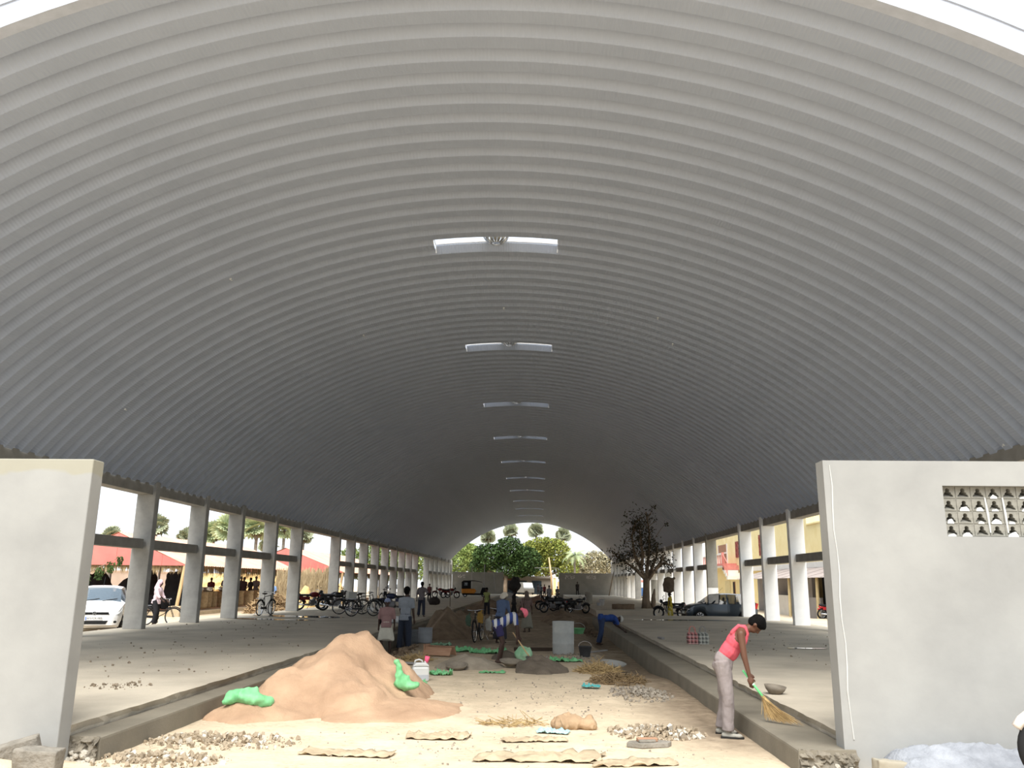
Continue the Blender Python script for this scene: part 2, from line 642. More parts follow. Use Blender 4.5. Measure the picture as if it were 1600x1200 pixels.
def vent_mesh(bw, bh, d):
    m = MB()
    hole = [(x, z + bh * 0.16) for x, z in ogee(bw * 0.74, bh * 0.7)]
    n = len(hole)
    # outer ring sampled along the block border in the direction of each hole point
    def border(x, z):
        cx, cz = 0, bh * 0.5
        dx, dz = x - cx, z - cz
        k = min((bw * 0.475) / abs(dx) if abs(dx) > 1e-6 else 1e9, (bh * 0.475) / abs(dz) if abs(dz) > 1e-6 else 1e9)
        return (cx + dx * k, cz + dz * k)
    ob = [border(*p) for p in hole]
    vs = []
    for y in (0.0, d):
        vs += [(x, y, z) for x, z in ob]
        vs += [(x * (1 if y == 0 else 0.82), y, bh * 0.5 + (z - bh * 0.5) * (1 if y == 0 else 0.82)) for x, z in hole]
    fs = []
    for i in range(n):
        j = (i + 1) % n
        fs.append((i, j, n + j, n + i))
        fs.append((2 * n + i, 3 * n + i, 3 * n + j, 2 * n + j))
        fs.append((n + i, n + j, 3 * n + j, 3 * n + i))
        fs.append((i, 2 * n + i, 2 * n + j, j))
    m.add(vs, fs)
    # corner fillers so the tile is square, and a rim
    for sx in (-1, 1):
        for z0, z1 in ((0, bh * 0.06), (bh * 0.94, bh)):
            m.b2((sx * bw * .25 - bw * .25, 0.006, z0), (sx * bw * .25 + bw * .25, d, z1))
    # sloping sill inside the opening
    m.add([(-bw * .36, .004, bh * .17), (bw * .36, .004, bh * .17), (bw * .2, d, bh * .62), (-bw * .2, d, bh * .62), (bw * .2, d, bh * .1), (-bw * .2, d, bh * .1)], [(0, 1, 2, 3), (3, 2, 4, 5), (5, 4, 1, 0), (0, 3, 5), (1, 4, 2)])
    for sx in (-1, 1):
        m.b2((sx * bw * .485 - bw * .015, 0.006, 0), (sx * bw * .485 + bw * .015, d, bh))
    return m.mesh('vent_block', vent_m)
NBX, NBZ = 12, 4
bw, bh = (JX1 - JX0) / NBX, (JZ1 - JZ0) / NBZ
vme = vent_mesh(bw, bh, 0.15)
rs = random.Random(3)
for i in range(NBX):
    for j in range(NBZ):
        link_copy(vme, 'vent_block', wr_, (JX0 + bw * (i + .5), 9.27, JZ0 + bh * j))
for i in range(NBX):                                   # limewash splashes that ran down the sills
    for j in range(NBZ):
        if rs.random() < 0.62:
            sm = MB()
            wd = bw * rs.uniform(0.35, 0.75)
            k = rs.uniform(0.2, 0.42)
            pts = [(-wd / 2, 0), (wd / 2, 0)] + [(wd / 2 * math.cos(a), bh * k * math.sin(a) * rs.uniform(.7, 1.1)) for a in (0.5, 1.1, 1.7, 2.3, 2.8)]
            sm.prism(pts, 0.004)
            o = sm.build('limewash_splash', limewash, wr_, (JX0 + bw * (i + .5), 9.27, JZ0 + bh * j + bh * 0.03), (PI / 2, 0, 0))
for x in (JX0 + bw * 2.9, JX0 + bw * 4.05):
    sm = MB()
    sm.tube([(x, 9.266, JZ1 - 0.12), (x + 0.012, 9.264, JZ1 - 0.3), (x + 0.02, 9.266, JZ1 - 0.5)], [0.008, 0.013, 0.007], 6)
    sm.build('limewash_run', limewash, wr_)

# --- columns, ties and eave beams
SP = 4.2194
Y_L, Y_R = 26.06, 33.99
XL, XR = -12.18, 9.99
CW, CT = 0.60, 0.30
ZB = 4.80
def column_mesh(mt, name='column'):
    m = MB()
    m.b2((0, 0, 0), (CW, CT, ZB + 0.08 - SLAB))
    return m.mesh(name, mt)
cl = column_mesh(conc_col)
cw_ = column_mesh(white_col)
LN = [-1] + list(range(0, 5)) + list(range(6, 15)) + list(range(16, 23))
RN = [-1] + list(range(0, 3)) + list(range(4, 12)) + list(range(13, 21))
fixL = {0: 0.05, 1: 0.0, 2: -0.35}
def bev(o, w=0.02):
    b = o.modifiers.new('bevel', 'BEVEL')
    b.width = w
    b.segments = 2
    return o
for q, n in enumerate(LN):
    o = link_copy(cl, 'column', None, (XL - CW, Y_L + n * SP + fixL.get(n, 0), SLAB - 0.01))
    bev(o)
    tag(o, 'tall grey plastered column, %s from the front in the left-hand row' % ORD[q], 'column', 'columns of the left row')
half_m = conc_grey
for q, n in enumerate(RN):
    y = Y_R + n * SP
    if n in (4, 10):
        root = thing('column', ('half-painted column beside the parked car, grey above and white below' if n == 4 else
                               'whitewashed column with a bare grey lower part behind the tree'), 'column', (XR, y, SLAB - 0.01), 0, 'columns of the right row')
        zs = 1.35 if n == 4 else 1.9
        a = MB().b2((0, 0, 0), (CW, CT, zs))
        b = MB().b2((0.002, 0.002, zs), (CW - 0.002, CT - 0.002, ZB + 0.08 - SLAB))
        a.build('lower_shaft', white_col if n == 4 else half_m, root)
        b.build('upper_shaft', half_m if n == 4 else white_col, root)
        continue
    grey = n >= 13
    o = link_copy(cl if (n >= 16 or n in (13,)) else cw_, 'column', None, (XR, y, SLAB - 0.01))
    bev(o)
    tag(o, 'tall %s column, %s from the front in the right-hand row' % ('grey plastered' if (n >= 16 or n == 13) else 'whitewashed', ORD[q]), 'column', 'columns of the right row')
tie_m = mat('tie_beam_concrete', C8(128, 126, 121), rough=0.9, col2=C8(150, 148, 142), scale=2, bump=0.2)
tme = MB().b2((0, CT, 0), (0.38, SP, 0.30)).mesh('tie_beam', tie_m)
def ties(ns, x0, y0, side, nm):
    k = 0
    for a, b in zip(ns, ns[1:]):
        if b != a + 1:
            continue
        o = link_copy(tme, 'tie_beam', None, (x0, y0 + a * SP, 2.77))
        bev(o, 0.015)
        tag(o, 'grey concrete tie beam at mid height, %s from the front on the %s side' % (ORD[k], nm), 'beam', 'tie beams on the %s side' % nm)
        k += 1
ties(LN, XL - 0.58, Y_L, -1, 'left')
ties(RN, XR + 0.20, Y_R, 1, 'right')
def eave(name, xa, xb, lab):
    m = MB()
    m.b2((xa, 9.3, 4.46), (xb, 118.6, 4.80))
    if xa < 0:
        m.b2((xa - 0.1, 9.3, 4.6), (xa + 0.14, 118.6, 5.2))
    else:
        m.b2((xb - 0.14, 9.3, 4.6), (xb + 0.1, 118.6, 5.2))
    return struct(m.build(name, tie_m), lab)
eave('trim_1', XL - 0.56, XL - 0.10, 'long concrete eave beam carrying the roof on the left')
eave('trim_2', XR + 0.10, XR + 0.56, 'long concrete eave beam carrying the roof on the right')
# far end walls with vents
fw = mat('far_wall_plaster', C8(128, 126, 120), rough=0.9, col2=C8(146, 143, 136), scale=0.9)
FY = 117.6
wfl = wall('wall_back_left', -12.0, -4.9, FY, 0.24, -0.1, 3.25, fw, 'grey end wall at the far left of the hall')
wfr = wall('wall_back_right', 2.75, 10.4, FY, 0.24, -0.1, 3.25, fw, 'grey end wall at the far right of the hall with pierced vents')
for x in (3.6, 4.3, 6.55, 7.2):
    m = MB()
    m.b2((x, FY - 0.03, 2.45), (x + 0.62, FY + 0.02, 2.95))
    o = m.build('vent_panel', mat('vent_pale', C8(206, 200, 196), var=0.35, scale=9, thresh=(.42, .58), col2=C8(90, 86, 80)), wfr)
m = MB().b2((-11.2, FY - 0.03, 2.45), (-10.2, FY + 0.02, 2.9))
m.build('vent_panel', MATS['vent_pale'], wfl)

# ================================================================ the barrel roof
RISE = 10.03 - ZB
HALF = XR - XC + 0.06
RAD = (HALF ** 2 + RISE ** 2) / (2 * RISE)
CZ = 10.03 - RAD
A_END = math.asin(HALF / RAD) + 0.004
PW = 0.61
PY0 = 18.93 - 16 * PW            # near edge of the first panel (9.17)
NP = 177
DEP = 0.17
def roof_material():
    m = bpy.data.materials.new('painted_steel_sheet')
    m.use_nodes = True
    nt = m.node_tree
    b = nt.nodes['Principled BSDF']
    b.inputs['Roughness'].default_value = 0.42
    b.inputs['Specular IOR Level'].default_value = 0.35
    tc = nt.nodes.new('ShaderNodeTexCoord')
    n = nt.nodes.new('ShaderNodeTexNoise')
    n.inputs['Scale'].default_value = 1.5
    n.inputs['Detail'].default_value = 5
    nt.links.new(tc.outputs['Object'], n.inputs['Vector'])
    r = nt.nodes.new('ShaderNodeValToRGB')
    r.color_ramp.elements[0].color = (*C8(156, 165, 181), 1)
    r.color_ramp.elements[1].color = (*C8(168, 177, 193), 1)
    nt.links.new(n.outputs['Fac'], r.inputs[0])
    nt.links.new(r.outputs[0], b.inputs['Base Color'])
    # fine crimps across the sheet (along the arc), carried by the UV map
    uv = nt.nodes.new('ShaderNodeUVMap')
    wv = nt.nodes.new('ShaderNodeTexWave')
    wv.wave_type = 'BANDS'
    wv.bands_direction = 'X'
    wv.inputs['Scale'].default_value = 5.0
    nt.links.new(uv.outputs[0], wv.inputs['Vector'])
    bp = nt.nodes.new('ShaderNodeBump')
    bp.inputs['Strength'].default_value = 0.35
    bp.inputs['Distance'].default_value = 0.012
    nt.links.new(wv.outputs['Fac'], bp.inputs['Height'])
    nt.links.new(bp.outputs[0], b.inputs['Normal'])
    return m
roof_m = roof_material()
# section of one sheet seen along the arc: (offset along the hall, height above the pan)
SEC = [(0.0, DEP + 0.03), (0.012, DEP), (0.15, 0.012), (0.165, 0.0), (0.445, 0.0), (0.46, 0.012), (0.598, DEP), (0.61, DEP + 0.03)]
def panel_mesh(name, a0, a1, n, sec=SEC):
    m = MB()
    k = len(sec)
    th = 0.004
    uvs = []
    for i in range(n + 1):
        a = a0 + (a1 - a0) * i / n
        s_, c_ = math.sin(a), math.cos(a)
        for o, h in sec:
            rr = RAD + h
            m.v.append(Vector((rr * s_, o, CZ + rr * c_)))
            uvs.append((RAD * a, o))
    for i in range(n):
        for j in range(k - 1):
            m.f.append((i * k + j, (i + 1) * k + j, (i + 1) * k + j + 1, i * k + j + 1))
    me = m.mesh(name, roof_m, fix=False)
    ul = me.uv_layers.new(name='UVMap')
    for lp in me.loops:
        ul.data[lp.index].uv = uvs[lp.vertex_index]
    for p in me.polygons:
        p.use_smooth = False
    return me
roof = struct(empty('roof', (XC, 0, 0)), 'long barrel-vaulted roof of ribbed grey-white steel sheets')
full = panel_mesh('roof_sheet', -A_END, A_END, 56)
a_gap = 1.53 / RAD
left_p = panel_mesh('roof_sheet', -A_END, -a_gap, 26)
right_p = panel_mesh('roof_sheet', a_gap, A_END, 26)
VENT_I = [16 + round(k * 9.4 / PW) for k in range(11)]
for i in range(NP):
    y = PY0 + i * PW
    if i in VENT_I:
        link_copy(left_p, 'roof_sheet', roof, (0, y, 0))
        link_copy(right_p, 'roof_sheet', roof, (0, y, 0))
    else:
        link_copy(full, 'roof_sheet', roof, (0, y, 0))
# front edge: upturned flange closing the first sheet
edge = panel_mesh('roof_edge_flange', -A_END, A_END, 56, [(-0.03, DEP + 0.15), (-0.012, DEP + 0.15), (-0.012, 0.0), (0.16, -0.004)])
edge.materials[0] = flat('white_edge_sheet', C8(176, 182, 194), rough=.5)
link_copy(edge, 'roof_edge_flange', roof, (0, PY0, 0))
# small bright clips under the sheets
clip_m = flat('bright_clip', C8(225, 225, 220), rough=0.3)
for (ax, yy) in ((-7.2, 17.9), (3.4, 22.6), (-5.5, 24.6), (4.1, 24.6), (10.0, 17.5), (-1.1, 24.0), (-10.9, 20.6)):
    dx = ax - XC
    a = math.asin(max(-.98, min(.98, dx / RAD)))
    i = round((yy - PY0) / PW)
    m = MB().box((0, 0, 0), (0.05, 0.03, 0.03)).tube([(0, 0, 0), (0, 0, -0.05), (0.025, 0, -0.06)], 0.008, 6)
    m.build('clip', clip_m, roof, (RAD * math.sin(a), PY0 + i * PW + 0.3, CZ + RAD * math.cos(a) - 0.005), (0, a, 0))
# ridge ventilators: open curb with a spinning turbine head in the middle
curb_m = flat('curb_steel', C8(206, 204, 200), rough=0.5)
tur_m = flat('turbine_steel', C8(190, 192, 194), rough=0.3, metal=0.9)
def vane_mesh():
    m = MB()
    def fn(u, v):
        th = -1.25 + 2.5 * v
        r = 0.30 * math.cos(th) + 0.02
        a = 0.32 * u
        return (r * math.cos(a) * (1 + 0.06 * u), r * math.sin(a) * (1 + 0.06 * u), 0.26 * math.sin(th) / math.sin(1.25))
    m.grid(fn, 2, 8)
    return m.mesh('vane', tur_m, smooth=True)
vme_t = vane_mesh()
ring_top = MB().lathe([(0.02, 0.245), (0.12, 0.25), (0.12, 0.262), (0.02, 0.275)], 20).mesh('cap', tur_m)
ring_bot = MB().torus(0.12, 0.012, 20, 6, Matrix.Translation((0, 0, -0.25))).mesh('neck_ring', tur_m)
def curb_mesh():
    m = MB()
    for s in (-1, 1):
        a = s * a_gap
        m.tube([((RAD + h) * math.sin(a), 0.0, CZ + (RAD + h) * math.cos(a)) for h in (-0.02, DEP + 0.05)], 0.012, 6)
        m.tube([((RAD + h) * math.sin(a), PW, CZ + (RAD + h) * math.cos(a)) for h in (-0.02, DEP + 0.05)], 0.012, 6)
        m.tube([((RAD + DEP + 0.05) * math.sin(a), y, CZ + (RAD + DEP + 0.05) * math.cos(a)) for y in (0, PW)], 0.012, 6)
    for y in (0.0, PW):
        m.tube([((RAD + DEP + 0.045) * math.sin(a_gap * t), y, CZ + (RAD + DEP + 0.045) * math.cos(a_gap * t)) for t in (-1, -.6, -.2, .2, .6, 1)], 0.012, 6)
    return m.mesh('curb_frame', curb_m)
cme = curb_mesh()
cross = MB().tube([(-0.14, 0.0, 0), (-0.14, PW, 0)], 0.014, 6).tube([(0.14, 0.0, 0), (0.14, PW, 0)], 0.014, 6).mesh('support_bar', curb_m)
for q, i in enumerate(VENT_I):
    y = PY0 + i * PW
    r = thing('ridge_ventilator', 'open ridge vent slot with a turbine head, %s from the front' % ORD[q], 'roof vent', (XC, y, 0), 0, 'ridge ventilators along the roof crown')
    link_copy(cme, 'curb_frame', r)
    link_copy(cross, 'support_bar', r, (0, 0, CZ + RAD + DEP + 0.03))
    t = link_copy(ring_top, 'turbine_cap', r, (0, PW * .55, CZ + RAD + DEP + 0.13))
    for k in range(14):
        link_copy(vme_t, 'vane', t, (0, 0, 0), (0, 0, 2 * PI * k / 14))
    link_copy(ring_bot, 'neck_ring', t)
# ================================================================ trees and buildings around the hall
bark_m = mat('tree_bark', C8(104, 92, 78), rough=0.95, col2=C8(146, 130, 112), scale=5, bump=0.8, bscale=20, stretch=(1, 1, .3))
palm_bark = mat('palm_bark', C8(106, 100, 92), rough=0.95, col2=C8(140, 132, 120), scale=8, bump=0.6, stretch=(.3, .3, 2))
def leaf_mat(name, a, b, scale=1.2):
    return mat(name, a, rough=0.7, col2=b, scale=scale, spec=0.2, detail=3)
def leaf_cloud(m, c, r, n, size, rs, shell=0.55):
    cx, cy, cz = c
    for _ in range(n):
        while True:
            p = Vector((rs.uniform(-1, 1), rs.uniform(-1, 1), rs.uniform(-1, 1)))
            if shell < p.length < 1:
                break
            if p.length <= shell and rs.random() < 0.25:
                break
        p = Vector((cx + p.x * r[0], cy + p.y * r[1], cz + p.z * r[2]))
        s = size * rs.uniform(0.6, 1.35)
        R = rotm(rs.uniform(-1.1, 1.1), rs.uniform(-1.1, 1.1), rs.uniform(0, 6.28))
        m.add([(-s * .5, 0, 0), (0, -s * .28, s * .06), (s * .55, 0, 0), (0, s * .28, s * .06)], [(0, 1, 2, 3)], Matrix.Translation(p) @ R)
def broad_tree(label, base, trunk_h, clouds, n_leaf, size, lm, seed, trunk_r=0.3, group=None, name='broadleaf_tree'):
    rs = random.Random(seed)
    t = thing(name, label, 'tree', base, 0, group)
    tm = MB()
    top = Vector((0.2, 0, trunk_h))
    tm.tube([(0, 0, -0.2), (0.06, 0.02, trunk_h * .5), tuple(top)], [trunk_r * 1.25, trunk_r, trunk_r * .8], 9)
    for c, r in clouds:
        mid = (top + Vector(c)) * .5 + Vector((rs.uniform(-.3, .3), rs.uniform(-.3, .3), -.2))
        tm.tube([top * .92, mid, Vector(c)], [trunk_r * .55, trunk_r * .35, trunk_r * .1], 6)
        for _ in range(3):
            e = Vector(c) + Vector((rs.uniform(-.8, .8) * r[0], rs.uniform(-.8, .8) * r[1], rs.uniform(-.3, .8) * r[2]))
            tm.tube([mid, (mid + e) * .5, e], [trunk_r * .25, trunk_r * .15, trunk_r * .05], 5)
    tm.build('trunk', bark_m, t, smooth=True)
    tot = sum(r[0] * r[1] * r[2] for c, r in clouds)
    fm = MB()
    for c, r in clouds:
        leaf_cloud(fm, c, r, int(n_leaf * (r[0] * r[1] * r[2]) / tot), size, rs)
    tag(fm.build('foliage', lm, t, fix=False), kind='stuff')
    return t
g_dark = leaf_mat('leaf_dark_green', C8(34, 50, 26), C8(74, 98, 50))
g_mid = leaf_mat('leaf_mid_green', C8(64, 88, 38), C8(134, 152, 74))
g_light = leaf_mat('leaf_light_green', C8(92, 116, 58), C8(162, 174, 104))
g_yel = leaf_mat('leaf_yellow_green', C8(86, 104, 44), C8(164, 164, 84))
g_dry = leaf_mat('leaf_dry_pale', C8(134, 128, 104), C8(186, 178, 148))
g_palm = leaf_mat('palm_green', C8(120, 138, 100), C8(186, 194, 152))  # leaf colour lightened to carry the sky haze
g_palm2 = leaf_mat('palmyra_grey_green', C8(112, 120, 98), C8(174, 178, 148))  # sky haze put into this pale tone as well
broad_tree('dense dark green tree seen through the middle of the far arch', (-5.2, 131, 0.1), 3.0,
           [((-2.6, 0, 5.6), (2.6, 2.2, 2.1)), ((0.6, -.5, 6.6), (2.4, 2.2, 2.2)), ((3.2, 0, 5.0), (2.6, 2.2, 2.3)), ((-4.2, .5, 4.0), (1.6, 1.6, 1.4)), ((1.2, 0, 4.0), (3.0, 2, 1.6))],
           11000, 0.42, g_dark, 11, 0.3)
broad_tree('rounded yellow-green tree right of centre behind the far arch', (1.2, 143, 0.1), 3.2,
           [((-2.4, 0, 6.2), (2.8, 2.4, 2.4)), ((1.4, 0, 6.6), (3.0, 2.4, 2.5)), ((3.4, 0, 4.4), (2.2, 2, 2.4)), ((-.4, 0, 8.0), (3.2, 2.2, 1.4)), ((-1, 0, 4.3), (2.6, 2, 1.6))],
           11000, 0.42, g_yel, 12, 0.35)
broad_tree('pale green feathery tree at the left edge of the far arch', (-12.4, 146, 0.1), 2.6,
           [((-1.6, 0, 5.0), (2.4, 2, 2.0)), ((1.4, 0, 5.4), (2.2, 2, 2.2)), ((0.2, 0, 6.9), (2.0, 2, 1.5)), ((3.2, 0, 3.8), (2.0, 1.6, 1.5))],
           7000, 0.42, g_light, 13, 0.25)
broad_tree('dusty pale dry tree at the right edge of the far arch', (9.6, 150, 0.1), 2.4,
           [((-2.4, 0, 4.9), (2.3, 1.8, 1.6)), ((0.4, 0, 5.8), (2.3, 1.8, 1.7)), ((2.8, 0, 5.2), (2.4, 1.8, 1.9)), ((-.4, 0, 4.2), (3.2, 1.6, 1.1))],
           6500, 0.4, g_dry, 14, 0.24)
broad_tree('bushy green tree behind the thatched yard on the left', (-18.6, 88, 0.1), 2.2,
           [((-1.0, 0, 3.9), (1.7, 1.5, 1.3)), ((0.9, 0, 4.3), (1.6, 1.5, 1.3)), ((0, 0, 2.9), (2.2, 1.5, 1.0))], 3200, 0.26, g_mid, 15, 0.18)
broad_tree('green tree showing between the middle columns on the left', (-17.5, 97, 0.1), 2.2,
           [((-1.2, 0, 4.1), (1.8, 1.6, 1.5)), ((1.2, 0, 4.6), (2.0, 1.6, 1.6)), ((0, 0, 2.9), (2.6, 1.5, 1.1))], 3600, 0.28, g_mid, 16, 0.2)
broad_tree('light green tree outside the far end of the left columns', (-17.5, 118, 0.1), 2.4,
           [((-1.2, 0, 4.6), (2.2, 1.8, 1.7)), ((1.4, 0, 5.2), (2.0, 1.8, 1.8)), ((0, 0, 3.0), (2.8, 1.6, 1.2))], 3200, 0.34, g_light, 17, 0.2)
broad_tree('dark tree top above the yellow building on the right', (28.5, 66, 0), 4.5,
           [((-1.5, 0, 6.2), (2.2, 2, 1.4)), ((1.5, 0, 6.6), (2.4, 2, 1.6))], 2600, 0.3, g_dark, 18, 0.25)

# --- palms
def frond_mesh(L, lm, n=15, droop=1.0):
    m = MB()
    pts = []
    for k in range(n + 1):
        t = k / n
        pts.append(Vector((L * t * (1 - .18 * t * droop), 0, L * (.42 * t - .78 * droop * t * t))))
    m.tube(pts, [0.035 * (1 - .85 * k / n) + .004 for k in range(n + 1)], 4)
    for k in range(1, n + 1):
        t = k / n
        ll = L * 0.26 * math.sin(PI * min(1, .18 + .8 * t)) + .05
        for s in (-1, 1):
            for q in (0, .5):
                a = pts[k - 1].lerp(pts[k], q)
                b = a + Vector((ll * .55, s * ll * .8, -ll * .42))
                d = (pts[k] - pts[k - 1]) * .42
                m.add([a, a + d, b], [(0, 1, 2)])
    return m.mesh('frond', lm, fix=False)
def fan_mesh(r, lm, n=11):
    m = MB()
    m.tube([(0, 0, 0), (r * .55, 0, 0.02)], [0.03, 0.02], 4)
    c = (r * .5, 0, .02)
    for k in range(n):
        a0 = -2.0 + 4.0 * (k - .45) / n
        a1 = -2.0 + 4.0 * (k + .5) / n
        a2 = -2.0 + 4.0 * (k + 1.45) / n
        def P(a, rr, z):
            return (c[0] + rr * math.cos(a), rr * math.sin(a), z)
        m.add([c, P(a0, r * .55, .03 * r), P(a1, r * .82, -.10 * r), P(a2, r * .55, .03 * r)], [(0, 1, 2, 3)])
    return m.mesh('fan_leaf', lm, fix=False)
frd = frond_mesh(2.6, g_palm)
frd_y = frond_mesh(2.8, g_yel)
fan = fan_mesh(0.95, g_palm2)
fan_g = fan_mesh(1.05, g_palm)
def palm(label, base, h, leaf, nl, seed, kind, r=0.16, group=None, scale=1.0, lean=0.0):
    rs = random.Random(seed)
    t = thing('coconut_palm' if kind == 'coco' else 'palmyra_palm', label, 'palm tree', base, 0, group)
    m = MB()
    pts = [(lean * (k / 8.) ** 2, 0, -0.2 + (h + .2) * k / 8) for k in range(9)]
    m.tube(pts, [r * (1.25 - .4 * k / 8) * (1 + .05 * (k % 2)) for k in range(9)], 9)
    m.build('trunk', palm_bark, t, smooth=True)
    for k in range(nl):
        a = 2.399 * k
        if kind == 'coco':
            el = 0.55 - 1.15 * k / nl
        else:
            el = 1.4 - 2.0 * k / nl
        link_copy(leaf, 'frond', t, (pts[-1][0], 0, h), (0 if kind == 'coco' else rs.uniform(-1.3, 1.3), -el, a + rs.uniform(-.2, .2)), (scale * rs.uniform(.85, 1.1),) * 3)
    if kind != 'coco':      # skirt of dead leaves under the crown
        for k in range(6):
            o = link_copy(dead_fan, 'dead_leaf', t, (pts[-1][0], 0, h - .1), (0, 1.0, k * 1.05), (scale * .62,) * 3)
    return t
dead_fan = fan_mesh(0.85, leaf_mat('dead_palm_leaf', C8(112, 98, 74), C8(158, 142, 112)))
palm('coconut palm with arching fronds at the right of the far arch', (5.7, 136, 0.1), 6.1, frd, 20, 1, 'coco', 0.17, scale=1.15)
palm('yellowish coconut palm at the left of the far arch', (-13.1, 151, 0.1), 7.6, frd_y, 18, 2, 'coco', 0.17, scale=1.2)
for k, (x, z, lab) in enumerate(((-5.23, 11.0, 'tall palmyra palm behind the dense dark tree'), (-0.51, 11.2, 'tall palmyra palm at the crown of the far arch'),
                                 (4.4, 10.4, 'tall palmyra palm above the coconut palm'), (-9.46, 9.9, 'shadowed palmyra palm half hidden by the left of the far arch'))):
    palm(lab, (x, 156, 0.1), z, fan, 26, 30 + k, 'fan', 0.2, 'palmyra palms beyond the far arch', 1.35)
LP = [(-38.6, 75, 5.4, 0.85, 'small palm left of the nearest left-hand column'), (-34.6, 75, 6.3, 1.0, 'palm just right of the nearest left-hand column'),
      (-33.0, 78, 5.5, 0.85, 'smaller palm in the second bay on the left'), (-32.0, 82, 6.1, 1.05, 'round palm at the left of the third bay on the left'),
      (-28.2, 76, 6.2, 1.25, 'full-headed palm in the third bay on the left'), (-25.4, 75, 6.3, 1.15, 'tall slim palm in the fourth bay on the left'),
      (-25.9, 80, 5.0, 0.9, 'low palm behind the tall slim palm on the left'), (-25.8, 84.5, 6.8, 1.05, 'palm at the left of the fifth bay on the left'),
      (-25.2, 89.5, 6.4, 1.0, 'palm at the right of the fifth bay on the left')]
for k, (x, y, z, s, lab) in enumerate(LP):
    palm(lab, (x, y, 0.1), z, fan_g if k in (3, 4, 5, 7) else fan, 22, 50 + k, 'fan', 0.15, 'palms beyond the market sheds', s)

m = MB().b2((-46, 30, 0), (-45.7, 150, 2.6)).b2((-46.1, 30, 2.6), (-45.6, 150, 2.75))
tag(m.build('compound_wall', mat('cream_pink_wall', C8(214, 190, 172), rough=.9, var=.1, scale=.5)), 'long cream compound wall far behind the market sheds', 'wall')
# --- tree growing through the platform on the right
def hall_tree():
    rs = random.Random(5)
    t = thing('tree', 'sparse dark-leaved tree growing up through the right platform', 'tree', (6.95, 55.6, 0.32))
    m = MB()
    m.tube([(0, 0, 0), (-.04, 0, .5), (0, .02, 1.2), (.02, 0, 1.9)], [.36, .25, .21, .22], 12)
    m.ball((.42, -.1, .45), (.16, .2, .5), nu=8, nv=6)                        # broken stump against the trunk
    m.tube([(.38, -.05, .2), (.47, -.08, .9), (.52, -.08, 1.25)], [.14, .10, .05], 8)
    br = [[(0, 0, 1.8), (-.35, 0, 2.6), (-.7, .1, 3.4), (-.85, 0, 4.6), (-.6, 0, 5.6)], [(0, 0, 1.8), (.12, .1, 2.7), (.25, .1, 3.6), (.3, 0, 4.8), (.1, 0, 6.2)],
          [(.05, 0, 1.7), (.55, -.1, 2.4), (1.0, -.1, 3.0), (1.25, -.2, 3.6)], [(.05, 0, 1.8), (.45, .2, 2.6), (.8, .3, 3.4), (.8, .2, 4.2)],
          [(-.1, 0, 1.9), (-.7, -.1, 2.5), (-1.3, 0, 2.9), (-1.9, 0, 3.3)], [(-.3, 0, 2.5), (-.2, -.2, 3.3), (-.3, -.2, 4.4), (-.4, -.1, 5.2)],
          [(.6, 0, 2.5), (1.2, 0, 2.9), (1.8, 0, 2.7)]]
    tips = []
    for b in br:
        n = len(b)
        m.tube(b, [.12 * (1 - .8 * k / (n - 1)) + .012 for k in range(n)], 7)
        for k in range(1, n):
            for _ in range(5):
                p = Vector(b[k - 1]).lerp(Vector(b[k]), rs.random())
                e = p + Vector((rs.uniform(-.6, .6), rs.uniform(-.6, .6), rs.uniform(-.05, .7)))
                m.tube([p, (p + e) * .5 + Vector((0, 0, .05)), e], [.03, .02, .008], 5)
                if p.z > 2.1:
                    tips.append(e)
    m.tube([(.6, 0, 4.4), (1.0, 0, 5.0), (1.5, 0, 5.6)], [.02, .015, .006], 5)
    m.tube([(.2, 0, 5.6), (.5, 0, 6.3), (.7, 0, 6.7)], [.02, .015, .006], 5)
    m.build('trunk', bark_m, t, smooth=True)
    f = MB()
    def leaf(p, s):
        R = rotm(rs.uniform(-1.2, 1.2), rs.uniform(-1.2, 1.2), rs.uniform(0, 6.28))
        f.add([(-s * .5, 0, 0), (-s * .1, -s * .3, .02), (s * .6, 0, 0), (-s * .1, s * .3, .02)], [(0, 1, 2, 3)], Matrix.Translation(p) @ R)
    for e in tips:
        for _ in range(9):
            leaf(e + Vector((rs.gauss(0, .17), rs.gauss(0, .17), rs.gauss(0, .15))), rs.uniform(.1, .19))
    for c, r, n in (((-.45, 0, 5.2), (.85, .8, 1.15), 420), ((-.1, 0, 4.1), (1.05, .9, .9), 330), ((-1.7, 0, 3.2), (.85, .6, .55), 260), ((1.5, 0, 2.6), (.5, .4, .45), 70), ((-1.0, 0, 2.5), (.6, .5, .4), 80),
                    ((1.4, 0, 5.4), (.2, .2, .2), 12), ((.6, 0, 6.5), (.25, .2, .2), 16)):
        for _ in range(n):
            p = Vector((rs.gauss(0, .45) * r[0], rs.gauss(0, .45) * r[1], rs.gauss(0, .45) * r[2])) + Vector(c)
            leaf(p, rs.uniform(.1, .2))
    tag(f.build('foliage', leaf_mat('hall_tree_leaf', C8(40, 42, 34), C8(78, 76, 62), 3), t, fix=False), kind='stuff')
hall_tree()

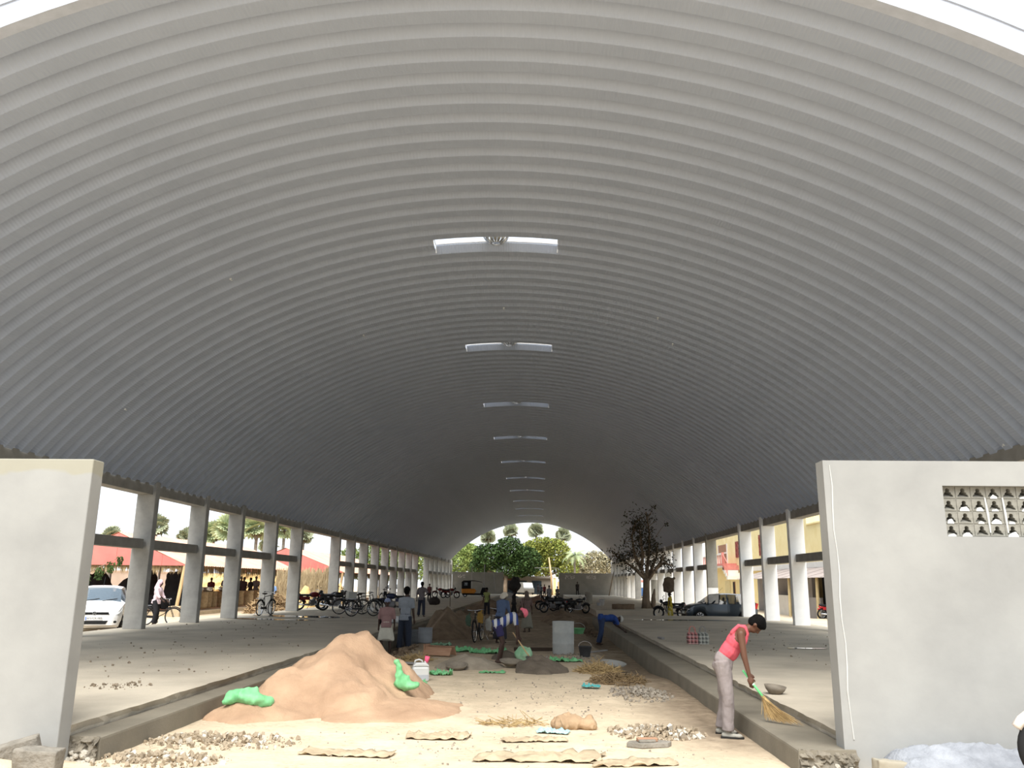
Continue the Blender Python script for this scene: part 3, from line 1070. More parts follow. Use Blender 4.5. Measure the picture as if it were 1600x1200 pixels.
# ================================================================ market sheds on the left
red_sheet = mat('red_painted_sheet', C8(190, 104, 98), rough=0.6, col2=C8(212, 126, 116), scale=0.6)
orange_sheet = mat('rusty_orange_roof_sheet', C8(214, 156, 132), rough=0.7, col2=C8(232, 184, 158), scale=0.8)
thatch_m = mat('thatch_straw', C8(104, 88, 66), rough=1.0, col2=C8(168, 148, 112), scale=9, stretch=(1, 1, .2))
wood_m = mat('pale_timber', C8(176, 146, 108), rough=0.9, col2=C8(206, 178, 136), scale=5, stretch=(1, 1, .2))
grey_post = mat('grey_post', C8(140, 138, 136), rough=0.9, var=.1)
plinth_m = mat('plinth_concrete', C8(176, 158, 130), rough=0.95, var=.12)
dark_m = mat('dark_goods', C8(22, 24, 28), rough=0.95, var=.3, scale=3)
def corrugated(m, a, b, c, d, n, amp):
    """sheet a-b (eave) to d-c (ridge) with ribs running eave to ridge"""
    a, b, c, d = map(Vector, (a, b, c, d))
    nr = (b - a).cross(d - a).normalized()
    def fn(u, v):
        p = a.lerp(b, u).lerp(d.lerp(c, u), v)
        return p + nr * amp * (1 if int(round(u * n)) % 2 else -1)
    m.grid(fn, n, 1)
def market_shed(label, xr, y0, y1, hw, ze, zr, seed, group):
    """gable end faces the hall entrance; ridge runs along y; xr = right-hand eave"""
    rs = random.Random(seed)
    xm = xr - hw
    xl = xr - 2 * hw
    t = thing('market_shed', label, 'shed', (xm, y0, 0.1), 0, group)
    O = Vector((xm, y0, 0.1))
    def loc(p):
        return Vector(p) - O
    n_sheet = max(4, int((y1 - y0) / 3))
    for k in range(n_sheet):
        ya, yb = y0 + (y1 - y0) * k / n_sheet, y0 + (y1 - y0) * (k + 1) / n_sheet + .08
        m = MB()
        corrugated(m, loc((xr + .15, ya, ze - .06)), loc((xr + .15, yb, ze - .06)), loc((xm, yb, zr)), loc((xm, ya, zr)), 20, .02)
        m.build('roof_sheet', orange_sheet, t)
        m = MB()
        corrugated(m, loc((xl - .15, ya, ze - .06)), loc((xl - .15, yb, ze - .06)), loc((xm, yb, zr)), loc((xm, ya, zr)), 20, .02)
        m.build('roof_sheet', orange_sheet, t)
    # gable panels (vertical painted sheets)
    ng = 6
    for k in range(ng):
        xa, xb = xl + (xr - xl) * k / ng, xl + (xr - xl) * (k + 1) / ng
        def top(x):
            return zr - .05 - (zr - ze) * abs(x - xm) / hw
        m = MB()
        yy = y0 + (.015 if k % 2 else 0)
        pts = [(xa, ze - .08), (xb, ze - .08), (xb, max(top(xb), ze)), (xa, max(top(xa), ze))]
        if xa < xm < xb:
            pts.insert(3, (xm, zr - .05))
        vs = [loc((x, yy, z)) for x, z in pts] + [loc((x, yy + .012, z)) for x, z in pts]
        nn = len(pts)
        m.add(vs, [tuple(range(nn)), tuple(range(nn, 2 * nn))[::-1]] + [(i, (i + 1) % nn, nn + (i + 1) % nn, nn + i) for i in range(nn)])
        m.build('gable_panel', red_sheet, t)
    ypost = [y0 + .1 + (y1 - y0 - .3) * k / 3 for k in range(4)]
    for k, yy in enumerate(ypost):
        for x in (xr, xl):
            m = MB()
            wood = k == 0
            m.tube([loc((x - (.28 if wood and x == xr else 0), yy, .1)), loc((x, yy, ze))], .085 if wood else .075, 8)
            p = m.build('post', wood_m if wood else grey_post, t)
            m = MB().b2(loc((x - .3 - (.2 if wood else 0), yy - .28, 0.05)), loc((x + .25 - (.2 if wood else 0), yy + .28, .62)))
            m.build('plinth', plinth_m, p, bevel=.03)
    m = MB().b2(loc((xl, y0 + .4, 0.0)), loc((xr - .1, y1, .30)))
    m.build('floor_plinth', plinth_m, t)
    # ragged thatch hanging under the eave and the gable
    m = MB()
    def strands(p, q, n, l0, l1):
        for _ in range(n):
            a = Vector(p).lerp(Vector(q), rs.random())
            l = rs.uniform(l0, l1)
            w = rs.uniform(.02, .07)
            dx = Vector((rs.uniform(-.06, .06), rs.uniform(-.06, .06), 0))
            e = (Vector(q) - Vector(p)).normalized() * w
            m.add([a - e, a + e, a + dx + Vector((0, 0, -l))], [(0, 1, 2)])
    strands(loc((xr - .12, y0, ze - .05)), loc((xr - .12, y1, ze - .05)), 900, .2, .75)
    strands(loc((xr - .3, y0, ze - .05)), loc((xr - .3, y1, ze - .05)), 500, .2, .6)
    strands(loc((xl, y0 + .15, ze - .05)), loc((xr - .1, y0 + .15, ze - .05)), 420, .15, .5)
    tag(m.build('thatch_fringe', thatch_m, t, fix=False), kind='stuff')
    return t
market_shed('nearest red-gabled market shed with rusty orange roof and thatch fringe', -16.9, 40, 58.5, 3.35, 2.57, 4.05, 1, 'market sheds on the left')
market_shed('farther red-gabled market shed behind the palm-leaf fence', -14.4, 62, 84, 4.3, 2.53, 4.2, 2, 'market sheds on the left')
# dark heaps of goods, enlarged to stand for the nearest shed's dark interior
rs = random.Random(8)
def goods(label, x, y, sx, sy, sz, seed):
    m = MB()
    rs_ = random.Random(seed)
    m.ball((0, 0, sz * .45), (sx, sy, sz * .5))
    for _ in range(26):
        a = rs_.uniform(0, 6.28)
        h = rs_.random()
        m.ball((sx * .8 * math.cos(a) * (1 - .4 * h), sy * .8 * math.sin(a) * (1 - .4 * h), sz * h * .95 + .1), rs_.uniform(.16, .3), nu=7, nv=5)
    m.b2((-sx * .9, -sy * .8, 0), (sx * .9, sy * .8, sz * .4))
    o = m.build('goods_heap', dark_m, None, (x, y, .40))
    fuse(o, .07, 3)
    tag(o, label, 'goods', 'dark goods in the nearest shed')
goods('big black heap of goods deep in the nearest shed, left', -22.55, 42.3, 1.2, .7, 1.75, 1)
goods('big black heap of goods behind the white car', -20.1, 42.4, 1.2, .7, 1.75, 2)
goods('black heap of goods behind the cyclist', -18.2, 42.4, .62, .6, 1.75, 3)
# leafy sapling leaning in front of the red gable
t = thing('sapling', 'slender leafy sapling leaning in front of the red gable', 'tree', (-22.6, 38.6, .1))
MB().tube([(0, 0, -.1), (.5, 0, 1.0), (1.6, 0, 1.9), (3.3, 0, 2.75)], [.05, .04, .025, .01], 6).build('stem', bark_m, t)
m = MB()
for cx, cz, s_ in ((1.2, 1.65, .5), (1.75, 1.85, .5), (2.35, 2.2, .5), (2.85, 2.45, .42), (3.25, 2.7, .34), (.7, 1.4, .5)):
    for _ in range(110):
        a = rs.uniform(0, 6.28)
        h = rs.uniform(-1, .1)
        r = s_ * .45 * (1 + h * .3) * rs.random() ** .5
        s2 = rs.uniform(.07, .14)
        m.add([(-s2 * .5, 0, 0), (0, -s2 * .3, 0), (s2 * .6, 0, -.05), (0, s2 * .3, 0)], [(0, 1, 2, 3)], Matrix.Translation((cx + r * math.cos(a), r * math.sin(a), cz + h * s_)) @ rotm(rs.uniform(-1, 1), rs.uniform(.2, 1.4), a))
tag(m.build('leaves', g_dark, t, fix=False), kind='stuff')
# jute sacks standing in the shed
jute = mat('jute_sack', C8(132, 112, 84), rough=0.95, col2=C8(170, 148, 114), scale=7, bump=.4, bscale=60)
def sack_mesh(h, r, seed):
    rs_ = random.Random(seed)
    m = MB()
    prof = [(r * .86, 0), (r * 1.0, h * .1), (r * 1.03, h * .45), (r * .95, h * .8), (r * 1.02, h * .95), (r * .98, h), (r * .86, h * .97), (r * .8, h * .9), (0.02, h * .93)]
    m.lathe(prof, 14)
    for v in m.v:
        k = 1 + fbm(v.x * 4 + seed, v.y * 4, v.z * 3) * .12
        v.x *= k
        v.y *= k * .85
    return m.mesh('sack', jute, smooth=True)
sk = [sack_mesh(.85, .33, i) for i in range(3)]
SK = [(-17.8, 44.7), (-17.9, 45.6), (-18.0, 46.6), (-17.75, 47.6), (-17.85, 50.4), (-17.6, 51.4), (-18.0, 48.8), (-17.9, 53.6), (-17.7, 54.7)]
for k, (x, y) in enumerate(SK):
    o = link_copy(sk[k % 3], 'jute_sack', None, (x, y, .38), (0, 0, k * 1.1))
    tag(o, 'upright brown jute sack at the shed edge, %s from the front' % ORD[k], 'sack', 'jute sacks along the shed edge')
steel_pot = flat('aluminium_pot', C8(205, 205, 205), rough=.3, metal=.8)
for k, (x, y) in enumerate(((-18.0, 44.6), (-17.9, 45.6), (-17.75, 47.6))):
    m = MB().lathe([(.16, 0), (.25, .05), (.29, .14), (.26, .22), (.3, .25), (.27, .24), (.22, .1), (.02, .06)], 18)
    tag(m.build('metal_pot', steel_pot, None, (x, y, 1.21), smooth=True), 'round aluminium pot on the %s jute sack from the front' % ORD[[0, 1, 3][k]], 'pot', 'aluminium pots on the sacks')
# straw stack wall behind the shed and a palm-leaf fence to its right
straw_m = mat('sunlit_straw', C8(196, 160, 104), rough=1.0, col2=C8(228, 198, 142), scale=6, bump=.6)
m = MB()
def fn(u, v):
    x = -26 + 10 * u
    z = .1 + 2.2 * v
    return (x, 60.5 + .8 * v * v - abs(fbm(x * 1.2, z * 1.5, 2)) * .35, z)
m.grid(fn, 40, 10)
m.b2((-26, 61.2, .1), (-16, 61.7, 2.1))
tag(m.build('straw_stack', straw_m), 'sunlit wall of stacked straw behind the nearest shed', 'straw')
def thatch_fence():
    t = thing('palm_leaf_fence', 'ragged palm-leaf fence between two columns behind the motorbikes', 'fence', (-16.4, 53.6, .1))
    rs = random.Random(77)
    fm = mat('dry_palm_leaf', C8(146, 128, 100), rough=1, col2=C8(204, 186, 150), scale=7, stretch=(1, 1, .3))
    for k in range(16):       # overlapping dry leaf mats
        m = MB()
        w = .48
        def fn(u, v):
            x = w * (u - .5) * (1 - .25 * v) + .03 * math.sin(9 * v)
            z = 2.35 * v + (rag[int(u * 6)] if v > .95 else 0)
            return (x, .05 * math.sin(7 * u + k) + .04 * rs.random() * (v > 0), z)
        rag = [rs.uniform(-.22, .3) for _ in range(7)]
        m.grid(fn, 6, 6)
        m.build('leaf_mat', fm, t, (.22 * k - .1, .06 * (k % 2), 0), (0, 0, rs.uniform(-.1, .1)), fix=False)
    m = MB()
    for _ in range(1300):
        x, z = rs.uniform(-.2, 3.4), rs.uniform(.1, 2.5)
        l = rs.uniform(.2, .55)
        dx = rs.uniform(-.12, .12)
        m.add([(x, -.08, z), (x + .025, -.1, z), (x + dx, -.14, z + l * (1 if rs.random() < .4 else -1))], [(0, 1, 2)])
    tag(m.build('loose_straw', fm, t, fix=False), kind='stuff')
    for k in range(4):
        MB().tube([(.15 + k * 1.0, .14, 0), (.12 + k * 1.0, .14, 2.5)], .035, 6).build('stake', wood_m, t)
thatch_fence()
# heap of brushwood and a straw-coloured heap in front of the fence
def blob_heap(name, label, cat, loc, rx, ry, h, mt, seed, kind=None, group=None, nu=40, nv=16, rough=.12, flat_top=0.0, rz=0.0):
    m = MB()
    def fn(u, v):
        a = 2 * PI * u
        r = v
        x, y = rx * r * math.cos(a), ry * r * math.sin(a)
        z = h * (1 - smoothstep(flat_top, 1, r)) ** .9
        z += fbm(x * 2.2 / max(rx, .3) + seed, y * 2.2 / max(ry, .3), seed, 5) * h * rough * 2 * (1 - r * .8)
        z += fbm(x * 9 + seed, y * 9, 1, 4) * .02 * (1 - r)
        kk = 1 + nz(math.cos(a) * 1.3 + seed, math.sin(a) * 1.3, seed) * .25 * r
        return (x * kk, y * kk, max(z, 0) if v < .98 else -.03)
    m.grid(fn, nu, nv, closed_u=True)
    return tag(m.build(name, mt, None, loc, (0, 0, rz), smooth=True), label, cat, group, kind)
def twig_heap(name, label, cat, loc, rx, ry, h, n, mt, seed, l0=.2, l1=.6, w=.012):
    rs_ = random.Random(seed)
    m = MB()
    for _ in range(n):
        a = rs_.uniform(0, 6.28)
        r = math.sqrt(rs_.random())
        p = Vector((rx * r * math.cos(a), ry * r * math.sin(a), h * (1 - r) * rs_.random() + .01))
        d = Vector((rs_.gauss(0, 1), rs_.gauss(0, 1), rs_.gauss(0, .45))).normalized() * rs_.uniform(l0, l1) * .5
        e1, e2 = p - d, p + d
        e1.z, e2.z = max(e1.z, .004), max(e2.z, .004)
        m.tube([e1, e2], w * rs_.uniform(.6, 1.4), 4, cap=False)
    return tag(m.build(name, mt, None, loc, fix=False), label, cat, None, 'stuff')
brush_m = mat('brushwood', C8(110, 86, 62), rough=1, col2=C8(184, 158, 120), scale=5)
blob_heap('straw_heap', 'sunlit heap of orange straw beside the palm-leaf fence', 'straw', (-14.3, 51.9, .1), .95, .7, 1.4, straw_m, 4)
blob_heap('straw_heap', 'low orange straw heap beyond the second gap on the left', 'straw', (-14.2, 60.2, .1), .8, .9, 1.5, straw_m, 6)
twig_heap('brushwood_pile', 'brown pile of brushwood between the fifth column and the fence', 'wood', (-14.9, 48.6, .1), 1.1, .9, 1.25, 420, brush_m, 9, .4, 1.1, .02)
twig_heap('brushwood_pile', 'pile of split firewood outside the fourth bay on the left', 'wood', (-14.9, 45.6, .1), .9, .8, 1.2, 300, brush_m, 10, .3, .8, .025)

# ================================================================ right-hand street
yel = mat('yellow_wall', C8(222, 202, 144), rough=.9, col2=C8(234, 218, 168), scale=.8)
redbrick = mat('red_brick_lattice', C8(118, 62, 56), rough=.95, col2=C8(150, 84, 74), scale=9)
redpaint = mat('red_oxide_paint', C8(196, 124, 114), rough=.8, var=.12)
whitew = mat('whitewash', C8(214, 210, 202), rough=.9, var=.06)
brown_m = mat('brown_panel', C8(150, 112, 86), rough=.85, var=.12)
b = thing('building', 'two-storey yellow building with a pink balcony behind the right columns', 'building', (19.5, 46, -.15))
def BP(name, lo, hi, mt, par=None, off=(19.5, 46, -.15), bevel=0):
    m = MB().b2([a - c for a, c in zip(lo, off)], [a - c for a, c in zip(hi, off)])
    return m.build(name, mt, par if par is not None else b, bevel=bevel)
BP('wall', (19.5, 46, -.15), (24, 62, 6.15), yel)
BP('wall', (19.5, 62, -.15), (24, 100, 7.6), yel)
BP('parapet', (19.38, 46, 6.15), (24, 62, 6.25), yel)
BP('parapet', (19.38, 62, 7.6), (24, 100, 7.75), whitew)
BP('ledge', (19.2, 46, 3.12), (19.5, 80, 3.5), whitew)
for y0, y1, z0, z1 in ((78.5, 84.5, 4.5, 6.05), (72.0, 75.5, 4.4, 6.2)):
    w = BP('lattice_window', (19.44, y0, z0), (19.52, y1, z1), redbrick)
    for k in range(6):
        for j in range(3):
            ya = y0 + (y1 - y0) * (k + .5) / 6
            za = z0 + (z1 - z0) * (j + .5) / 3
            MB().torus(.16, .035, 8, 4, Matrix.Translation((19.43 - 19.5, ya - 46, za + .15)) @ rotm(0, PI / 2, 0)).build('lattice_ring', redbrick, w)
d = BP('door', (19.45, 88.5, 4.05), (19.52, 92.5, 6.0), brown_m)
BP('door_band', (19.42, 88.5, 5.05), (19.46, 92.5, 5.2), whitew, d)
for y0, y1 in ((88.2, 88.5), (92.5, 92.8)):
    BP('door_frame', (19.43, y0, 4.05), (19.5, y1, 6.05), whitew, d)
for y0 in (86.6, 88.6):
    w = BP('window', (19.46, y0, 2.85), (19.52, y0 + .9, 3.45), brown_m)
    BP('pane', (19.44, y0 + .15, 2.92), (19.47, y0 + .75, 3.38), dark_m, w)
BP('door', (19.46, 87.6, -.1), (19.52, 90.0, 2.3), mat('cream_door', C8(210, 196, 150), var=.08))
w = BP('window', (19.46, 85.4, 1.0), (19.52, 86.4, 2.2), brown_m)
BP('pane', (19.44, 85.6, 1.05), (19.47, 86.2, 2.15), dark_m, w)
bal = BP('balcony_floor', (18.1, 84.5, 3.75), (19.5, 96, 3.95), redpaint)
BP('balcony_soffit', (18.15, 84.6, 3.6), (19.5, 96, 3.75), whitew, bal)
BP('hand_rail', (18.1, 84.5, 4.78), (18.22, 96, 4.9), whitew, bal)
for k in range(24):
    BP('baluster', (18.13, 84.7 + k * .48, 3.95), (18.2, 84.78 + k * .48, 4.8), whitew if k % 2 else redpaint, bal)
BP('newel_post', (18.05, 84.3, 3.75), (18.27, 84.6, 5.0), redpaint, bal)
st = BP('stair_flight', (18.1, 83.6, 3.3), (19.5, 84.5, 3.75), redpaint)
for k in range(4):
    BP('stair_step', (18.1, 84.0 - k * .55, 3.2 - k * .27), (19.4, 84.6 - k * .55, 3.55 - k * .27), whitew, st)
    BP('stair_baluster', (18.12, 84.2 - k * .55, 3.5 - k * .27), (18.18, 84.27 - k * .55, 4.5 - k * .27), redpaint, st)
MB().tube([(18.15 - 19.5, 84.4 - 46, 4.85 + .15), (18.15 - 19.5, 82.2 - 46, 3.8 + .15)], .045, 6).build('stair_rail', redpaint, st)
# lean-to shop in front of it
grey_roof = mat('grey_fibre_roof', C8(138, 128, 124), rough=.9, col2=C8(160, 150, 144), scale=1.2)
s = thing('lean_to_shop', 'lean-to shop with grey sheet roof in front of the yellow building', 'shed', (17, 46, -.15))
SO = (17, 46, -.15)
for k in range(10):
    y0, y1 = 46 + k * 2.65, 46 + (k + 1) * 2.65 + .05
    m = MB()
    def L(p):
        return Vector(p) - Vector(SO)
    corrugated(m, L((16.7, y0, 2.36)), L((16.7, y1, 2.36)), L((19.3, y1, 3.12)), L((19.3, y0, 3.12)), 22, .022)
    m.build('roof_sheet', grey_roof, s)
shopwall = mat('shop_wall', C8(150, 146, 144), rough=.9, var=.1, scale=1)
for y0, y1 in ((46, 50.4), (52.0, 55.2), (58.2, 60.4), (63.5, 72.5)):
    BP('wall', (18.4, y0, -.15), (18.6, y1, 2.7), shopwall, s, SO)
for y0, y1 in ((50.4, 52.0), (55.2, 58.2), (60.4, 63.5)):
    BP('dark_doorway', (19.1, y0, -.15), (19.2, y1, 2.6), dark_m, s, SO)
BP('counter_wall', (17.4, 53.6, -.15), (17.55, 56.4, 1.15), shopwall, s, SO)
BP('low_wall', (17.5, 60.8, -.15), (17.65, 66, 1.2), whitew, s, SO)
for y in (47.0, 52.6, 58.4, 64.5, 72.3):
    MB().tube([L((16.9, y, -.15)), L((16.95, y, 2.4))], .1, 8).build('post', mat('bamboo_post', C8(196, 178, 136), var=.12) if y < 60 else grey_post, s)
pn = BP('poster', (18.38, 49.0, .6), (18.4, 49.9, 1.8), mat('poster_blue', C8(120, 150, 176), col2=C8(206, 212, 212), scale=4, thresh=(.4, .6), detail=2), s, SO)
# bus standing beyond the second gap on the right
bus = thing('bus', 'red and blue bus seen between the tree trunk and a grey column', 'bus', (14.2, 122, -.15))
MB().b2((-1.2, 0, 1.5), (1.2, 8, 2.6)).build('upper_body', redpaint, bus, bevel=.12)
MB().b2((-1.2, 0, .35), (1.2, 8, 1.5)).build('lower_body', mat('bus_blue', C8(52, 84, 128), var=.1), bus, bevel=.08)
MB().b2((-1.0, -.03, 1.55), (1.0, .05, 2.25)).build('windscreen', flat('bus_glass', C8(190, 206, 216), rough=.1), bus)
for k in range(6):
    MB().b2((-1.23, .5 + k * 1.2, 1.6), (-1.18, 1.5 + k * 1.2, 2.25)).build('window', MATS['bus_glass'], bus)
for x in (-1.05, 1.05):
    for y in (1.4, 6.4):
        MB().torus(.36, .12, 20, 8, Matrix.Translation((x, y, .47)) @ rotm(0, PI / 2, 0)).build('wheel', dark_m, bus)

# ================================================================ beyond the far arch
fb = thing('shop_row', 'low dark shop building behind the far opening with an orange awning', 'building', (-1.5, 133, .1))
wallg = mat('far_shop_wall', C8(112, 106, 98), rough=.95, var=.12)
MB().b2((-5.2, 0, 0), (3.4, 3, 2.75)).build('wall', wallg, fb)
MB().b2((-5.4, -.5, 2.5), (3.6, 3.2, 2.8)).build('roof_slab', wallg, fb)
for x0, x1 in ((-4.0, -2.4), (-2.0, -.4), (.4, 1.9)):
    MB().b2((x0, -.04, 0), (x1, .02, 2.1)).build('doorway', mat('blue_dark_door', C8(30, 40, 48), var=.2), fb)
MB().add([(-4.2, -.02, 2.5), (-1.9, -.02, 2.5), (-1.9, -1.0, 2.15), (-4.2, -1.0, 2.15)], [(0, 1, 2, 3)]).build('awning', mat('orange_awning', C8(182, 110, 74), var=.1), fb)
gp = thing('gate_post', 'yellow gate post beside the wooden pole beyond the far opening', 'post', (2.35, 128, .1))
MB().b2((-.22, -.2, 0), (.22, .2, 2.5)).build('shaft', yel, gp)
MB().b2((-.3, -.28, 2.5), (.3, .28, 2.7)).build('cap', whitew, gp)
MB().ball((0, 0, 2.85), .18).build('finial', whitew, gp, smooth=True)
pl = thing('utility_pole', 'tall wooden pole with cross wire standing in the far opening', 'pole', (1.95, 126.5, .1))
MB().tube([(0, 0, -.1), (-.12, 0, 2.8), (-.48, 0, 5.5)], [.16, .14, .1], 8).build('pole', wood_m, pl, smooth=True)
MB().tube([(-2.6, .05, 3.95), (-.3, .05, 4.0), (1.0, .05, 3.92)], .03, 5).build('wire', grey_post, pl)
m = MB().b2((2.9, 134, 0), (8.4, 134.3, 2.1))
tag(m.build('boundary_wall', mat('sunlit_boundary', C8(206, 168, 118), var=.12), bevel=.03), 'sunlit orange boundary wall right of the wooden pole', 'wall')
# white parked car far behind the left columns and a pale truck front beyond the arch are in the vehicle section
# ================================================================ people
skin_m = mat('brown_skin', C8(98, 66, 50), rough=.55, var=.1, scale=4, spec=.4)
skin_d = mat('dark_brown_skin', C8(62, 44, 36), rough=.6, var=.1, scale=4, spec=.35)
hair_m = mat('black_hair', C8(14, 13, 13), rough=.8, spec=.1, var=.2, scale=30, bump=.6, bscale=80)
CLOTH = {}
def cloth(name, rgb, var=.12):
    return mat('cloth_' + name, C8(*rgb), rough=.9, var=var, scale=5, bump=.15, bscale=25)
def striped(name, a, b, scale, direction='Z', rough=.9, dist=0.0, thr=.5):
    if name in MATS:
        return MATS[name]
    m = bpy.data.materials.new(name)
    m.use_nodes = True
    nt = m.node_tree
    bs = nt.nodes['Principled BSDF']
    bs.inputs['Roughness'].default_value = rough
    tc = nt.nodes.new('ShaderNodeTexCoord')
    w = nt.nodes.new('ShaderNodeTexWave')
    w.bands_direction = direction
    w.inputs['Scale'].default_value = scale
    w.inputs['Distortion'].default_value = dist
    r = nt.nodes.new('ShaderNodeValToRGB')
    r.color_ramp.interpolation = 'CONSTANT'
    r.color_ramp.elements[0].color = (*C8(*a), 1)
    r.color_ramp.elements[1].color = (*C8(*b), 1)
    r.color_ramp.elements[1].position = thr
    nt.links.new(tc.outputs['Object'], w.inputs['Vector'])
    nt.links.new(w.outputs['Fac'], r.inputs[0])
    nt.links.new(r.outputs[0], bs.inputs['Base Color'])
    MATS[name] = m
    return m
def plaid(name, base, a, b, scale):
    """woven check: dark and pale bands crossing"""
    if name in MATS:
        return MATS[name]
    m = bpy.data.materials.new(name)
    m.use_nodes = True
    nt = m.node_tree
    bs = nt.nodes['Principled BSDF']
    bs.inputs['Roughness'].default_value = .8
    tc = nt.nodes.new('ShaderNodeTexCoord')
    cur = None
    for k, (d, col, thr) in enumerate((('X', a, .62), ('Z', a, .62), ('X', b, .9), ('Z', b, .9))):
        w = nt.nodes.new('ShaderNodeTexWave')
        w.bands_direction = d
        w.inputs['Scale'].default_value = scale
        if k > 1:
            w.inputs['Phase Offset'].default_value = 2.0
        nt.links.new(tc.outputs['Object'], w.inputs['Vector'])
        g_ = nt.nodes.new('ShaderNodeMath')
        g_.operation = 'GREATER_THAN'
        g_.inputs[1].default_value = thr
        nt.links.new(w.outputs['Fac'], g_.inputs[0])
        mx = nt.nodes.new('ShaderNodeMix')
        mx.data_type = 'RGBA'
        q = nt.nodes.new('ShaderNodeMath')
        q.operation = 'MULTIPLY'
        q.inputs[1].default_value = .6
        nt.links.new(g_.outputs[0], q.inputs[0])
        nt.links.new(q.outputs[0], mx.inputs[0])
        if cur is None:
            mx.inputs[6].default_value = (*C8(*base), 1)
        else:
            nt.links.new(cur, mx.inputs[6])
        mx.inputs[7].default_value = (*C8(*col), 1)
        cur = mx.outputs[2]
    nt.links.new(cur, bs.inputs['Base Color'])
    MATS[name] = m
    return m
def rad(d):
    return math.radians(d)
def person(label, loc, facing, H=1.65, lean=0, headp=None, arms=((5, 15, 8), (5, 15, 8)), legs=((0, 0, 4), (0, 0, 4)), top=None, sleeve=.75,
           bottom=None, btype='trousers', blen=1.0, head='hair', headm=None, shoes=None, voxel=.02, tilt=0, hair_back=1.0, skin=None, scarf=None, straps=False,
           fingers=True, group=None, turn=0, disp=None):
    """facing: degrees, direction the person looks on the ground (0 = +y away from the camera, 90 = +x right of picture).
    arms: (upper pitch, forearm pitch, outward) for right, left;  legs: (thigh pitch, shin pitch, outward) for right, left (pitch forward from straight down)"""
    s = H / 1.70
    skin = skin or skin_d
    headp = lean * .6 if headp is None else headp
    def dirv(p, out, side):
        return Vector((side * math.sin(rad(out)), math.sin(rad(p)) * math.cos(rad(out)), -math.cos(rad(p)) * math.cos(rad(out))))
    up = Vector((math.sin(rad(tilt)), math.sin(rad(lean)), math.cos(rad(lean))))
    up.normalize()
    fw = Vector((0, math.cos(rad(lean)), -math.sin(rad(lean))))
    pel = Vector((0, 0, 0))
    waist = pel + up * .16 * s
    chest = pel + up * .36 * s
    sho = pel + up * .49 * s
    neck = pel + up * .56 * s + fw * .01
    hup = Vector((0, math.sin(rad(headp)), math.cos(rad(headp))))
    hfw = Vector((math.sin(rad(turn)), math.cos(rad(headp)) * math.cos(rad(turn)), -math.sin(rad(headp))))
    hd = neck + hup * .14 * s + hfw * .015 * s
    J = {}
    low = 0
    for k, side in ((0, 1), (1, -1)):
        hp = pel + Vector((side * .09 * s, 0, -.02 * s))
        kn = hp + dirv(legs[k][0], legs[k][2], side) * .42 * s
        an = kn + dirv(legs[k][1], legs[k][2] * .4, side) * .42 * s
        J['hip%d' % k], J['kn%d' % k], J['an%d' % k] = hp, kn, an
        low = min(low, an.z)
        sh = sho + Vector((side * .175 * s, 0, 0)) - up * .03 * s
        el = sh + dirv(arms[k][0], arms[k][2], side) * .29 * s
        wr = el + dirv(arms[k][1], arms[k][2] * (arms[k][3] if len(arms[k]) > 3 else .3), side) * .25 * s
        J['sh%d' % k], J['el%d' % k], J['wr%d' % k] = sh, el, wr
        J['hdir%d' % k] = (wr - el).normalized()
    off = Vector((0, 0, -low + .075 * s))
    for k in J:
        if not k.startswith('hdir'):
            J[k] = J[k] + off
    pel, waist, chest, sho, neck, hd = [p + off for p in (pel, waist, chest, sho, neck, hd)]
    rx = -rad(lean)
    def torso(m, g=1.0, add=0.0, top_=True):
        m.ball(pel, (.155 * s * g + add, .115 * s * g + add, .13 * s * g), rot=(rx * .5, 0, 0), nu=14, nv=8)
        m.ball(waist, (.14 * s * g + add, .105 * s * g + add, .17 * s * g), rot=(rx, 0, 0), nu=14, nv=8)
        m.ball(chest, (.165 * s * g + add, .115 * s * g + add, .19 * s), rot=(rx, 0, 0), nu=14, nv=8)
        if top_:
            m.ball(sho - up * .02 * s, (.185 * s * g + add, .085 * s * g + add, .085 * s), rot=(rx, 0, 0), nu=14, nv=8)
    b = MB()
    torso(b)
    b.cone(sho - up * .02 * s, hd - hup * .05 * s, .062 * s, .052 * s)
    hrot = (-rad(headp), 0, -rad(turn))
    HM = Matrix.Translation(hd) @ rotm(*hrot)
    b.ball((0, -.008 * s, .015 * s), (.076 * s, .096 * s, .105 * s), HM, 16, 10)
    b.ball((0, .035 * s, -.055 * s), (.052 * s, .058 * s, .062 * s), HM, 12, 8)      # jaw
    b.ball((0, .098 * s, -.022 * s), (.014 * s, .020 * s, .024 * s), HM, 8, 6)       # nose
    b.ball((0, .078 * s, .018 * s), (.055 * s, .02 * s, .014 * s), HM, 8, 6)         # brow
    b.ball((0, .085 * s, -.065 * s), (.024 * s, .012 * s, .010 * s), HM, 8, 6)       # lips
    for sd in (-1, 1):
        b.ball((sd * .078 * s, -.005 * s, -.01 * s), (.012 * s, .022 * s, .032 * s), HM, 8, 6)
    for k in (0, 1):
        side = 1 if k == 0 else -1
        b.cone(J['sh%d' % k], J['el%d' % k], .052 * s, .040 * s)
        b.cone(J['el%d' % k], J['wr%d' % k], .041 * s, .027 * s)
        d = J['hdir%d' % k]
        w = J['wr%d' % k]
        sidev = Vector((0, 1, 0)) if abs(d.y) < .75 else Vector((0, 0, 1))
        sidev = (sidev - d * sidev.dot(d)).normalized()                # direction across the knuckles
        pn = d.cross(sidev).normalized() * side * -1                    # palm side
        pc = w + d * .045 * s
        b.cone(w, w + d * .075 * s, .026 * s, .034 * s, 8)
        b.cone(pc - sidev * .02 * s, pc + sidev * .022 * s, .026 * s, .026 * s, 8)
